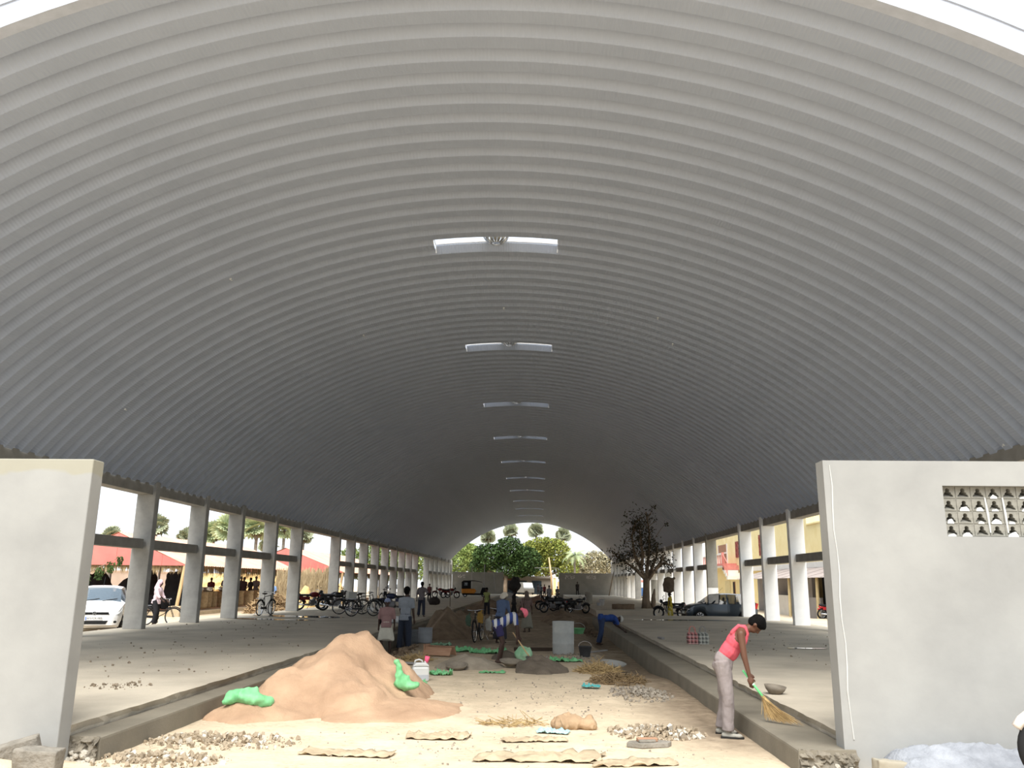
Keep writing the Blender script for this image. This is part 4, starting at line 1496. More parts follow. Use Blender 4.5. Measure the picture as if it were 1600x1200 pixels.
        if fingers:
            for q, ln in enumerate((.066, .076, .072, .056)):
                o0 = w + d * .085 * s + sidev * (.028 - .019 * q) * s
                o1 = o0 + d * ln * .5 * s + pn * .008 * s
                o2 = o1 + (d * .75 + pn * .65).normalized() * ln * .5 * s
                b.tube([o0 - d * .02 * s, o0, o1, o2], [.0095 * s, .0095 * s, .009 * s, .007 * s], 6)
            t0 = w + d * .03 * s + sidev * .026 * s
            t1 = t0 + (sidev * .8 + d * .7 + pn * .3).normalized() * .036 * s
            t2 = t1 + (d + pn * .3).normalized() * .03 * s
            b.tube([t0, t1, t2], [.012 * s, .0105 * s, .008 * s], 6)
        b.cone(J['hip%d' % k], J['kn%d' % k], .078 * s, .052 * s)
        b.cone(J['kn%d' % k], J['kn%d' % k].lerp(J['an%d' % k], .35) + Vector((0, -.012 * s, 0)), .05 * s, .053 * s)
        b.cone(J['kn%d' % k].lerp(J['an%d' % k], .35), J['an%d' % k], .05 * s, .033 * s)
        a = J['an%d' % k]
        b.cone(a + Vector((0, -.04 * s, -.035 * s)), a + Vector((side * .02 * s, .13 * s, -.05 * s)), .034 * s, .026 * s)
        b.ball(a + Vector((side * .015 * s, .11 * s, -.05 * s)), (.042 * s, .06 * s, .024 * s), nu=10, nv=6)
    rz = -rad(facing)
    o = b.build('person', skin, None, loc, (0, 0, rz))
    fuse(o, voxel, 5)
    tag(o, label, 'person', group)
    def part(m, name, mt, vx=None, sm=4, dp=None):
        p = m.build(name, mt, o)
        fuse(p, vx or voxel, sm, dp or disp)
        return p
    if top:
        m = MB()
        if straps:                       # sleeveless vest with straps over the shoulders
            m.ball(waist + up * .02 * s, (.152 * s, .125 * s, .20 * s), rot=(rx, 0, 0), nu=16, nv=10)
            m.ball(chest - up * .03 * s, (.166 * s, .128 * s, .165 * s), rot=(rx, 0, 0), nu=16, nv=10)
            for sd in (-1, 1):
                pts = [chest + Vector((sd * .10 * s, 0, 0)) - fw * .105 * s + up * .02 * s, sho + Vector((sd * .085 * s, 0, 0)) - fw * .075 * s + up * .03 * s,
                       sho + Vector((sd * .08 * s, 0, 0)) + up * .062 * s, sho + Vector((sd * .085 * s, 0, 0)) + fw * .07 * s + up * .01 * s, chest + Vector((sd * .09 * s, 0, 0)) + fw * .11 * s]
                m.tube(pts, .027 * s, 8)
        else:
            torso(m, 1.06, .018 * s)
            for k in (0, 1):
                sh, el, wr = J['sh%d' % k], J['el%d' % k], J['wr%d' % k]
                f = min(sleeve, 1)
                m.tube([sh, sh.lerp(el, f)], [.075 * s, .062 * s], 12)
                m.ball(sh, .072 * s)
                if sleeve > 1:
                    m.tube([sh.lerp(el, .8), el, el.lerp(wr, sleeve - 1)], [.062 * s, .058 * s, .045 * s], 12)
            hem = pel - up * .10 * s
            m.tube([pel + up * .05 * s, hem], [.165 * s, .175 * s], 16)
        part(m, 'shirt' if not straps else 'vest', top)
    if bottom:
        m = MB()
        if btype in ('trousers', 'shorts'):
            m.ball(pel + up * .03 * s, (.165 * s, .13 * s, .13 * s), rot=(rx * .5, 0, 0), nu=16, nv=10)
            m.ball(pel - Vector((0, 0, .05 * s)), (.17 * s, .135 * s, .12 * s), nu=16, nv=10)
            for k in (0, 1):
                hp, kn, an = J['hip%d' % k], J['kn%d' % k], J['an%d' % k]
                if btype == 'shorts':
                    m.tube([hp, hp.lerp(kn, blen)], [.105 * s, .092 * s], 14)
                else:
                    m.tube([hp + Vector((0, 0, .03 * s)), hp.lerp(kn, .5), kn, kn.lerp(an, .5), kn.lerp(an, .97)], [.105 * s, .096 * s, .082 * s, .078 * s, .078 * s], 14)
            part(m, btype, bottom)
        else:                            # wrapped cloth: dhoti, lungi or sari skirt
            mid0 = (J['kn0'] + J['kn1']) * .5
            mid1 = (J['an0'] + J['an1']) * .5
            end = pel.lerp(mid0, min(1, blen * 2)) if blen <= .5 else mid0.lerp(mid1, (blen - .5) * 2)
            sp = (J['an0'] - J['an1']).length * .5
            m.ball(pel + Vector((0, 0, .02 * s)), (.17 * s, .14 * s, .12 * s), nu=16, nv=8)
            n = 8
            for i in range(n):
                pass
            c0, c1 = pel + Vector((0, 0, .05 * s)), end
            def fn(u, v):
                a = 2 * PI * u
                c = c0.lerp(c1, v)
                fold = 1 + .05 * math.sin(a * 7 + v * 2) * v
                rx_ = (.165 + .05 * v) * s + sp * .35 * v
                ry_ = (.135 + .05 * v) * s
                zz = 0.04 * math.sin(a * 3) * v
                return (c.x + rx_ * fold * math.cos(a), c.y + ry_ * fold * math.sin(a), c.z + zz)
            m.grid(fn, 28, 10, closed_u=True)
            nn = len(m.v)
            m.f.append(tuple(range(nn - 28, nn)))
            m.f.append(tuple(range(nn - 28 * 11, nn - 28 * 10))[::-1])
            part(m, 'wrapped_skirt', bottom, sm=2)
    if head == 'hair':
        m = MB()
        m.ball((0, -.02 * s, .045 * s), (.092 * s, .106 * s, .098 * s), HM, 16, 10)
        m.ball((0, -.045 * s, -.005 * s), (.082 * s, .07 * s, .085 * s * hair_back), HM, 14, 8)
        m.ball((0, .045 * s, .075 * s), (.062 * s, .05 * s, .04 * s), HM, 12, 8)
        part(m, 'hair', hair_m, min(voxel, .014))
    elif head == 'wrap':                 # cloth wound round the head, knot at the back
        m = MB()
        m.ball((0, -.012 * s, .045 * s), (.092 * s, .108 * s, .088 * s), HM, 16, 10)
        m.torus(.078 * s, .03 * s, 20, 8, HM @ Matrix.Translation((0, -.008 * s, .025 * s)) @ Matrix.Diagonal((1, 1.16, 1, 1)))
        m.ball((0, -.12 * s, .0), (.04 * s, .035 * s, .05 * s), HM, 10, 6)
        part(m, 'head_cloth', headm, min(voxel, .014))
    elif head == 'scarf':                # cloth over head and shoulders
        m = MB()
        m.ball((0, -.02 * s, .02 * s), (.10 * s, .112 * s, .122 * s), HM, 16, 10)
        m.cone(hd - hfw * .05 * s, sho - fw * .06 * s, .09 * s, .12 * s)
        m.ball(sho - fw * .05 * s, (.19 * s, .10 * s, .10 * s), rot=(rx, 0, 0))
        part(m, 'headscarf', headm, min(voxel, .016))
    elif head == 'cloth':                # loose cloth laid over the head, hanging at the back
        m = MB()
        m.ball((0, -.015 * s, .045 * s), (.115 * s, .125 * s, .095 * s), HM, 16, 10)
        m.ball((0, -.10 * s, -.05 * s), (.13 * s, .06 * s, .13 * s), HM, 12, 8)
        part(m, 'head_cloth', headm, min(voxel, .016))
    if shoes:
        for k in (0, 1):
            side = 1 if k == 0 else -1
            a = J['an%d' % k]
            m = MB()
            m.cone(a + Vector((0, -.045 * s, -.04 * s)), a + Vector((side * .02 * s, .14 * s, -.05 * s)), .042 * s, .034 * s)
            m.ball(a + Vector((side * .015 * s, .12 * s, -.045 * s)), (.05 * s, .07 * s, .032 * s))
            m.ball(a + Vector((0, 0, 0)), (.045 * s, .05 * s, .04 * s))
            p = part(m, 'shoe', shoes, min(voxel, .012))
            m = MB()
            m.prism([(-.045 * s, -.09 * s), (.045 * s, -.09 * s), (.055 * s, .10 * s), (.04 * s, .19 * s), (0, .205 * s), (-.04 * s, .19 * s), (-.055 * s, .10 * s)], .022 * s,
                    Matrix.Translation(a + Vector((side * .012 * s, 0, -.075 * s))))
            m.build('sole', mat('dark_sole', C8(40, 38, 36), rough=.9), p)
    R = Matrix.Translation(loc) @ Matrix.Rotation(rz, 4, 'Z')
    return o, {k: R @ v for k, v in list(J.items()) + [('head', hd), ('sho', sho), ('chest', chest), ('pel', pel)] if not k.startswith('hdir')}

# --- the sweeper in the foreground
pink_vest = cloth('pink_vest', (202, 88, 100))
beige_tr = mat('beige_trousers', C8(134, 125, 123), rough=.9, var=.12, scale=3, bump=.6, bscale=9)
sweeper, SJ = person('man in a pink vest and beige trousers bending to sweep the right step', (2.36, 11.3, 0.0), 104, 1.63, lean=35, headp=68,
                     arms=((6, 12, 6), (2, 14, 10)), legs=((8, -3, 7), (2, -8, 5)), top=pink_vest, straps=True, bottom=beige_tr, head='hair',
                     shoes=mat('pale_sandal', C8(150, 147, 138), var=.15), voxel=.0085, skin=skin_m, disp=(.016, 8))
# the broom he holds
def broom():
    h = SJ['wr0'] + Vector((.02, .0, -.06))
    tip = Vector((2.93, 10.72, .245))
    d = (tip - h).normalized()
    t = thing('broom', 'soft grass broom with a green handle swept over the right step', 'broom', tuple(tip))
    hm = flat('green_plastic_handle', C8(110, 200, 130), rough=.4)
    st_ = mat('broom_straw', C8(178, 148, 98), rough=.95, col2=C8(214, 186, 134), scale=12)
    st_d = mat('broom_straw_tip', C8(128, 104, 70), rough=.95, col2=C8(166, 140, 98), scale=12)
    q0 = h - d * .16 - tip
    L = (tip - h).length
    q1 = h + d * (L * .42) - tip
    MB().tube([q0, q1], [.014, .016], 8).ball(q0, .015).build('handle', hm, t, smooth=True)
    for k in range(3):
        c = q0.lerp(q1, .25 + .12 * k)
        MB().tube([c - d * .006, c + d * .006], .0185, 8).build('ring', flat('white_ring', C8(225, 235, 228)), t)
    rs_ = random.Random(2)
    for nm, mt_, n, e0, e1 in (('bristles', st_, 240, .78, 1.0), ('bristle_tips', st_d, 120, .95, 1.22)):
        m = MB()
        for _ in range(n):
            u = rs_.gauss(0, .5)
            sv = Vector((.45, -.5, 0)) * u * .32
            base = q1 - d * .03 + Vector((rs_.gauss(0, .008), rs_.gauss(0, .008), rs_.gauss(0, .008)))
            ee = rs_.uniform(e0, e1)
            end = q1.lerp(Vector((0, 0, 0)), ee) + sv * ee + Vector((0, 0, rs_.uniform(0, .05)))
            if ee > 1.0:
                end.z = rs_.uniform(.0, .03)
            end.z = max(end.z, -.003)
            midp = base.lerp(end, .55) + Vector((0, 0, -.02))
            m.tube([base, midp, end], [.0022, .003, .0018], 3, cap=False)
        tag(m.build(nm, mt_, t, fix=False), kind='stuff')
broom()

# --- workers in the passage
def gzz(x, y):
    return gz(x, y)
white_sh = cloth('white', (206, 208, 210))
person('man seen from behind in a mauve shirt, white dhoti and blue head cloth', (-4.33, 24.4, gzz(-4.33, 24.4)), 352, 1.56, lean=12, headp=18, arms=((4, 10, 12), (6, 16, 10)),
       legs=((4, -6, 5), (-3, -8, 5)), top=cloth('mauve', (142, 112, 110)), sleeve=1.0, bottom=cloth('dhoti_white', (196, 192, 178)), btype='skirt', blen=.5, head='wrap', headm=cloth('bluegrey', (126, 136, 162)), voxel=.016)
person('young man in a grey-white shirt and dark trousers standing with his back turned', (-3.98, 25.6, gzz(-3.98, 25.6)), 20, 1.80, lean=3, arms=((4, 12, 8), (10, 30, 6)),
       legs=((2, -4, 4), (-4, -6, 4)), top=cloth('grey_white', (132, 138, 146)), sleeve=.8, bottom=cloth('navy_trouser', (44, 50, 64)), head='hair', hair_back=1.1, voxel=.016)
person('man in a white shirt bent double between two standing men', (-4.25, 26.9, gzz(-4.25, 26.9)), 275, 1.6, lean=86, headp=120, arms=((20, 5, 6), (30, 10, 6)),
       legs=((-6, -14, 5), (4, -10, 5)), top=white_sh, sleeve=.8, bottom=cloth('dark_grey', (60, 60, 66)), head='hair', voxel=.018)
person('man in a checked shirt with hands on hips on the left platform', (-5.2, 37.9, SLAB), 15, 1.46, lean=2, arms=((-18, 50, 38, -1.3), (-10, 5, 14)),
       legs=((0, -2, 5), (4, -8, 5)), top=plaid('check_shirt', (60, 52, 56), (140, 132, 136), (30, 28, 30), 6), sleeve=1.0, bottom=cloth('blueblack', (44, 48, 62)), voxel=.018)
person('boy standing far back on the left platform', (-8.6, 67.0, SLAB), 180, 1.32, top=cloth('dull_red', (110, 72, 72)), bottom=cloth('dark', (40, 40, 46)), voxel=.03, fingers=False)
person('person in a light green vest by the loaded bicycles', (-3.0, 49.5, gzz(-3, 49.5)), 200, 1.52, lean=5, top=cloth('light_green', (138, 148, 92)), sleeve=.3, bottom=cloth('dark', (40, 40, 46)), voxel=.025, fingers=False)
person('person in a blue shirt with a white cloth over the head, bending slightly', (-1.22, 27.3, gzz(-1.22, 27.3)), 25, 1.56, lean=22, headp=34, arms=((12, 30, 6), (12, 30, 6)),
       top=cloth('faded_blue', (88, 104, 134)), sleeve=1.5, bottom=cloth('dark_skirt', (50, 48, 54)), btype='skirt', blen=.9, head='cloth', headm=cloth('cream', (206, 198, 182)), voxel=.018)
stripes_bw = striped('blue_white_stripes', (44, 62, 122), (186, 186, 184), 2.1, 'Y', thr=.52)
bender, BJ = person('man in a blue and white striped shirt and pink head wrap bending over a shovel', (-.98, 20.75, gzz(-.98, 20.75)), 82, 1.62, lean=62, headp=72, arms=((10, 2, 6), (24, 10, 6)),
       legs=((14, -16, 6), (22, -8, 7)), top=stripes_bw, sleeve=.75, bottom=cloth('indigo_shorts', (50, 46, 82)), btype='shorts', blen=.62, head='wrap', headm=cloth('pink', (224, 112, 130)), voxel=.013)
person('woman in a striped blouse and pale skirt walking away', (-.47, 33.4, gzz(-.47, 33.4)), 340, 1.5, lean=4, arms=((10, 4, 16), (-10, 0, 22, 1.2)),
       legs=((8, 0, 5), (-8, -14, 5)), top=striped('brown_stripes', (70, 50, 48), (128, 110, 104), 5, 'X'), sleeve=1.0, bottom=cloth('pale_skirt', (126, 124, 112)), btype='skirt', blen=.86, head='scarf', headm=cloth('grey_brown', (92, 82, 76)), voxel=.018)
_, CJ = person('person in dark clothes carrying a dark load on the head', (-1.35, 46.5, gzz(-1.35, 46.5)), 90, 1.45, arms=((150, 165, 18), (150, 165, 18)), legs=((14, 2, 5), (-12, -22, 5)), top=cloth('black', (36, 34, 34)), sleeve=1.3,
       bottom=cloth('black2', (30, 30, 32)), head='wrap', headm=cloth('black', (36, 34, 34)), voxel=.025, fingers=False)
blob = MB().ball((0, 0, .22), (.36, .32, .3), nu=12, nv=8).ball((.05, 0, .5), (.26, .24, .2), nu=10, nv=7)
o = blob.build('head_load', mat('dark_bundle', C8(40, 36, 34), var=.3), None, tuple(CJ['head'] + Vector((0, 0, .10))))
fuse(o, .04, 3, (.06, 5))
tag(o, 'dark bundle carried on the head of a worker in the middle distance', 'bundle')
_, YJ = person('woman in a yellow dress balancing a sack on her head in the cross passage', (6.82, 44.9, gzz(6.82, 44.9)), 300, 1.36, arms=((160, 172, 12), (-20, 10, 24)), legs=((4, -4, 4), (-2, -6, 4)),
       top=cloth('yellow', (170, 150, 40)), sleeve=.6, bottom=mat('yellow_print', C8(176, 158, 44), col2=C8(214, 206, 150), scale=9, thresh=(.5, .62), rough=.9), btype='skirt', blen=.92, head='wrap', headm=cloth('black', (36, 34, 34)), voxel=.02)
m = MB().ball((0, 0, .36), (.3, .24, .42), nu=14, nv=10).box((0, 0, .2), (.5, .36, .36)).box((.02, 0, .55), (.5, .34, .32)).ball((.28, 0, .7), (.09, .08, .07))
o = m.build('head_sack', mat('brown_sack', C8(96, 84, 70), rough=.95, var=.2, bump=.3), None, tuple(YJ['head'] + Vector((-.02, 0, .12))))
fuse(o, .03, 8, (.04, 5))
tag(o, 'stuffed brown sack carried on the head of the woman in yellow', 'sack')
person('man in a blue shirt and jeans stooping to touch the right platform edge', (2.15, 29.6, gzz(2.15, 29.6)), 75, 1.62, lean=88, headp=100, arms=((22, 52, 6), (30, 60, 6)),
       legs=((-10, -18, 6), (6, -12, 6)), top=cloth('royal_blue', (40, 66, 128)), sleeve=.85, bottom=cloth('jeans', (44, 58, 88)), head='wrap', headm=cloth('offwhite', (180, 178, 170)), voxel=.018)
# --- people far down the hall
FAR = [(-5.35, 121.5, 190, 1.66, (196, 60, 60), (40, 42, 58), 'man in a red shirt and white cap standing at the far left wall', 'wrap'),
       (-.1, 123, 160, 1.6, (44, 40, 42), (40, 38, 40), 'dark figure at the left of the group in the far opening', 'hair'),
       (.75, 116, 200, 1.62, (110, 44, 50), (40, 38, 40), 'figure in a maroon shirt in the far opening', 'hair'),
       (.3, 119, 30, 1.6, (70, 76, 86), (40, 38, 40), 'figure in a grey shirt in the middle of the far group', 'hair'),
       (.88, 74, 180, 1.62, (150, 152, 160), (44, 44, 50), 'man in a pale grey shirt walking in from the far opening', 'hair'),
       (1.9, 88, 170, 1.5, (120, 120, 122), (50, 50, 54), 'crouched figure in grey behind the parked mopeds', 'hair'),
       (5.05, 112.5, 185, 1.66, (54, 50, 50), (40, 38, 38), 'dark figure standing before the far right wall', 'hair')]
for x, y, fc, H, c1, c2, lab, hd_ in FAR:
    z = SLAB if (x < -5 and y < 118) or (x > 3.4 and y > 50 and y < 118) else gz(x, y)
    person(lab, (x, y, z), fc, H, top=cloth('far_%d_%d' % (c1[0], c1[1]), c1), sleeve=.8, bottom=cloth('far_%d_%d' % (c2[0], c2[2]), c2), voxel=.035, fingers=False, head=hd_, headm=white_sh, group='people at the far end')
# --- people at the market on the left
MK = [(-20.3, 52.3, 160, 1.52, (92, 44, 50), 'market man in a dark maroon shirt among the sacks'), (-19.9, 53.5, 200, 1.64, (48, 46, 52), 'tall dark-clothed man behind the maroon shirt'),
      (-19.45, 52.6, 170, 1.6, (190, 188, 190), 'market man in a white shirt with dark sleeves'), (-19.1, 54.2, 150, 1.62, (60, 58, 64), 'dark-clothed man just left of the grey shed post'),
      (-18.45, 52.9, 190, 1.58, (64, 56, 60), 'dark-clothed person right of the grey shed post'), (-18.75, 55.0, 210, 1.55, (46, 44, 48), 'rightmost dark-clothed person by the second column'),
      (-18.45, 50.2, 180, 1.6, (204, 64, 66), 'person in a bright red shirt at the shed edge'), (-18.6, 55.6, 170, 1.64, (120, 122, 130), 'person in a grey shirt behind the red shirt'),
      (-18.15, 56.0, 200, 1.6, (206, 206, 208), 'man in a white shirt at the end of the nearest shed'), (-16.0, 51.0, 20, 1.6, (122, 152, 200), 'man in a light blue shirt beyond the leaning bicycle')]
for x, y, fc, H, c1, lab in MK:
    in_shed = x < -16.9 and 40.4 < y < 58.5
    person(lab, (x, y, .40 if in_shed else gz(x, y)), fc, H, arms=((10, 45, 8), (8, 35, 8)), top=cloth('mk_%d_%d' % (c1[0], c1[1]), c1), sleeve=.8, bottom=cloth('mk_dark', (58, 54, 54)), voxel=.03, fingers=False,
           group='people at the market shed')
person('woman in a pale pink scarf and top straddling a bicycle on the left street', (-14.62, 32.35, gz(-14.6, 32.3)), 92, 1.66, lean=6, headp=6, arms=((24, 52, 10), (20, 46, 10)), legs=((14, -8, 7), (2, -6, 7)),
       top=cloth('pale_pink', (226, 204, 212)), sleeve=1.5, bottom=cloth('black_trouser', (34, 34, 38)), head='scarf', headm=cloth('pink_scarf', (228, 196, 206)), voxel=.016)
# ================================================================ vehicles
tyre_m = mat('black_tyre', C8(26, 26, 27), rough=.85, var=.15)
chrome = flat('chrome', C8(200, 202, 205), rough=.2, metal=.95)
black_pl = mat('black_plastic', C8(28, 29, 31), rough=.55, var=.15)
glass_m = mat('car_glass', C8(120, 136, 150), rough=.08, var=.0, spec=.6, alpha=.55)
dark_glass = mat('dark_car_glass', C8(40, 46, 52), rough=.06, var=.0, spec=.7, alpha=.6)
lamp_m = mat('headlamp_glass', C8(222, 226, 228), rough=.08, var=.05, spec=.7)
def interp(tbl, x):
    for (a, va), (b, vb) in zip(tbl, tbl[1:]):
        if x <= b:
            return va + (vb - va) * (x - a) / (b - a)
    return tbl[-1][1]
def text_mesh(s, size, mt, name='lettering'):
    cu = bpy.data.curves.new(name, 'FONT')
    cu.body = s
    cu.size = size
    cu.align_x = 'CENTER'
    cu.align_y = 'CENTER'
    cu.extrude = .002
    o = bpy.data.objects.new(name, cu)
    COL.objects.link(o)
    dg = bpy.context.evaluated_depsgraph_get()
    me = bpy.data.meshes.new_from_object(o.evaluated_get(dg))
    bpy.data.objects.remove(o)
    me.materials.clear()
    me.materials.append(mt)
    return me
def car(label, loc, rz, paint, plate=None, glass=None, detail=True, group=None):
    glass = glass or glass_m
    t = thing('car', label, 'car', loc, rz, group)
    X = [-1.90, -1.84, -1.70, -1.53, -1.42, -1.17, -1.10, -.92, -.81, -.30, -.22, .38, .62, .86, .97, 1.05, 1.22, 1.47, 1.58, 1.72, 1.84, 1.90]
    TOP = [(-1.9, .74), (-1.84, .98), (-1.7, 1.2), (-1.53, 1.38), (-1.17, 1.46), (-.3, 1.5), (.1, 1.49), (.38, 1.44), (.62, 1.27), (.86, 1.09), (1.0, .99), (1.3, .94), (1.6, .85), (1.8, .73), (1.84, .68), (1.9, .56)]
    WM = [(-1.9, .60), (-1.84, .72), (-1.7, .79), (-1.4, .835), (-.5, .845), (.9, .845), (1.4, .83), (1.7, .77), (1.84, .68), (1.9, .56)]
    WT = [(-1.9, .5), (-1.84, .58), (-1.53, .60), (-.3, .62), (.38, .60), (.86, .66), (1.0, .70), (1.6, .64), (1.84, .54), (1.9, .46)]
    rings = []
    for x in X:
        top, wm, wt = interp(TOP, x), interp(WM, x), interp(WT, x)
        belt = min(.93, top - .035)
        arch = 0
        for c in (-1.17, 1.22):
            if abs(x - c) < .361:
                arch = .30 + math.sqrt(max(0, .365 ** 2 - (x - c) ** 2))
        zb = .20 if -1.84 < x < 1.84 else .26
        za = max(arch, zb)
        z2 = max(za + .03, .32)
        z3 = max(.62 if top > .8 else .5, za + .05)
        rings.append([(0, zb), (wm * .94 if not arch else wm * .62, zb), (wm * .96, za), (wm * .985, z2), (wm, z3 if z3 < belt - .02 else belt - .02), (wm * .965, belt),
                      (wt if top > belt + .05 else wm * .9, top - .05 if top > belt + .05 else top - .015), (wt * .6, top - .008), (0, top)])
    n = len(rings[0])
    body = MB()
    G = {}
    def V(i, j, sd):
        y, z = rings[i][j]
        return (X[i], sd * y, z)
    for i in range(len(X) - 1):
        for j in range(n - 1):
            for sd in (1, -1):
                key = None
                xa, xb = X[i], X[i + 1]
                if j == 5:
                    if xa >= -1.42 and xb <= -1.17: key = ('quarter_window', sd)
                    elif xa >= -1.10 and xb <= -.30: key = ('rear_door_window', sd)
                    elif xa >= -.22 and xb <= .86: key = ('front_door_window', sd)
                if j in (6, 7):
                    if xa >= .38 and xb <= .97: key = ('windscreen', 0)
                    elif xa >= -1.84 and xb <= -1.53: key = ('rear_screen', 0)
                tgt = body if key is None else G.setdefault(key, MB())
                f = [V(i, j, sd), V(i + 1, j, sd), V(i + 1, j + 1, sd), V(i, j + 1, sd)]
                tgt.add(f, [(0, 1, 2, 3)])
    for i in (0, len(X) - 1):
        ring = [V(i, j, 1) for j in range(n)] + [V(i, j, -1) for j in range(n - 2, 0, -1)]
        body.add(ring, [tuple(range(len(ring)))])
    bo = body.build('body', paint, t, smooth=False)
    bm = bmesh.new()
    bm.from_mesh(bo.data)
    bmesh.ops.remove_doubles(bm, verts=bm.verts, dist=.002)
    bmesh.ops.recalc_face_normals(bm, faces=bm.faces)
    bm.to_mesh(bo.data)
    bm.free()
    for p in bo.data.polygons:
        p.use_smooth = True
    es = bo.modifiers.new('split', 'EDGE_SPLIT')
    es.split_angle = rad(42)
    for (nm, sd), gm in G.items():
        gm.build(nm, glass, t)
    # cabin interior: seats and dash, seen through the glass
    it = MB()
    for y in (-.36, .36):
        it.box((-.25, y, .78), (.16, .46, .62), r=(0, -.25, 0)).ball((-.38, y, 1.18), (.06, .13, .11)).box((-1.15, y, .76), (.16, .5, .55), r=(0, -.25, 0))
    it.box((.62, 0, .86), (.4, 1.3, .16))
    it.tube([(.38, .36, .98), (.40, .36, 1.0)], .17, 14)
    it.build('seats', black_pl, t)
    for x in (-1.17, 1.22):
        for sd in (1, -1):
            w = MB().torus(.235, .068, 28, 8, Matrix.Translation((x, sd * .74, .30)) @ rotm(PI / 2, 0, 0)).build('wheel', tyre_m, t, smooth=True)
            h = MB().lathe([(.03, .02), (.06, .03), (.19, .01), (.205, .03), (.205, -.03), (.0, -.03)], 24, Matrix.Translation((x, sd * .785, .30)) @ rotm(-sd * PI / 2, 0, 0))
            h.build('rim', black_pl, w)
            s5 = MB()
            for k in range(7):
                a = 2 * PI * k / 7
                s5.box((x + .1 * math.cos(a), sd * .80, .30 + .1 * math.sin(a)), (.17, .02, .045), r=(0, -a, 0))
            s5.torus(.195, .014, 24, 6, Matrix.Translation((x, sd * .795, .30)) @ rotm(PI / 2, 0, 0))
            s5.ball((x, sd * .80, .30), (.04, .015, .04))
            s5.build('spokes', chrome, w)
    for sd in (1, -1):
        m = MB()
        m.add([(1.60, sd * .765, .70), (1.80, sd * .69, .60), (1.845, sd * .60, .56), (1.80, sd * .60, .68), (1.55, sd * .70, .815), (1.48, sd * .77, .80)], [(0, 1, 2, 3, 4, 5)])
        for v in m.v:
            v.x += .022
            v.y += sd * .025
            v.z += .012
        m.build('headlamp', lamp_m, t)
        MB().ball((.80, sd * .93, .96), (.07, .10, .075)).box((.80, sd * .86, .93), (.05, .1, .03)).build('mirror', paint, t, smooth=True)
        MB().box((-.16, sd * .853, .80), (.16, .02, .03)).box((-1.02, sd * .848, .80), (.16, .02, .03)).build('door_handle', paint, t)
        MB().tube([(-.26, sd * .838, .3), (-.26, sd * .853, .6), (-.26, sd * .825, .92)], .006, 4).build('door_seam', black_pl, t)
        MB().box((-1.80, sd * .70, .85), (.12, .16, .3), r=(0, -.3, 0)).build('tail_lamp', flat('red_lamp', C8(160, 30, 30), rough=.2), t)
        MB().ball((1.83, sd * .56, .36), (.06, .12, .065)).build('fog_lamp', black_pl, t, smooth=True)
    m = MB()
    for k in range(3):
        m.box((1.885, 0, .60 + .03 * k), (.04, .88 - .05 * k, .016))
    m.box((1.875, 0, .63), (.03, .84, .075))
    m.build('grille', black_pl, t)
    MB().torus(.05, .012, 16, 6, Matrix.Translation((1.91, 0, .635)) @ rotm(0, PI / 2, 0)).box((1.91, 0, .635), (.02, .07, .02), r=(.7, 0, 0)).build('badge', chrome, t)
    MB().prism([(-.42, .0), (.42, 0), (.36, -.11), (-.36, -.11)], .03, Matrix.Translation((1.885, 0, .40)) @ Matrix(((0, 0, 1, 0), (1, 0, 0, 0), (0, 1, 0, 0), (0, 0, 0, 1)))).build('air_intake', black_pl, t)
    pl_ = MB().box((1.915, 0, .475), (.015, .50, .11)).build('number_plate', flat('plate_white', C8(235, 236, 236), rough=.4), t)
    if plate:
        MB().box((1.925, -.232, .475), (.006, .035, .11)).build('blue_strip', flat('plate_blue', C8(90, 120, 190)), pl_)
        o = link_copy(text_mesh(plate, .082, flat('plate_black', C8(30, 30, 34))), 'plate_lettering', pl_, (1.926, .018, .475), (PI / 2, 0, PI / 2))
    for y in (-.25, .3):
        MB().tube([(1.0, y - .2, 1.0), (.9, y + .25, 1.075)], .012, 5).build('wiper', black_pl, t)
    MB().tube([(.1, 0, 1.49), (-.25, 0, 1.78)], .006, 5).build('aerial', black_pl, t)
    return t
white_paint = mat('white_car_paint', C8(240, 240, 240), rough=.2, var=.02, spec=.6)
blue_paint = mat('blue_grey_car_paint', C8(58, 68, 78), rough=.18, var=.06, spec=.6, metal=.35)
car('white hatchback parked nose-on outside the first left-hand bay', (-15.05, 29.1, gz(-15, 29)), rad(-68), white_paint, 'AP37CK1005')
car('dark blue-grey hatchback nosing in through the gap between right columns', (9.2, 44.3, gz(9.2, 44.3)), rad(184), blue_paint, glass=dark_glass).scale = (.96, .96, .94)
car('white car far back outside the left columns', (-15.2, 88, gz(-15, 88)), rad(-60), white_paint, glass=dark_glass)

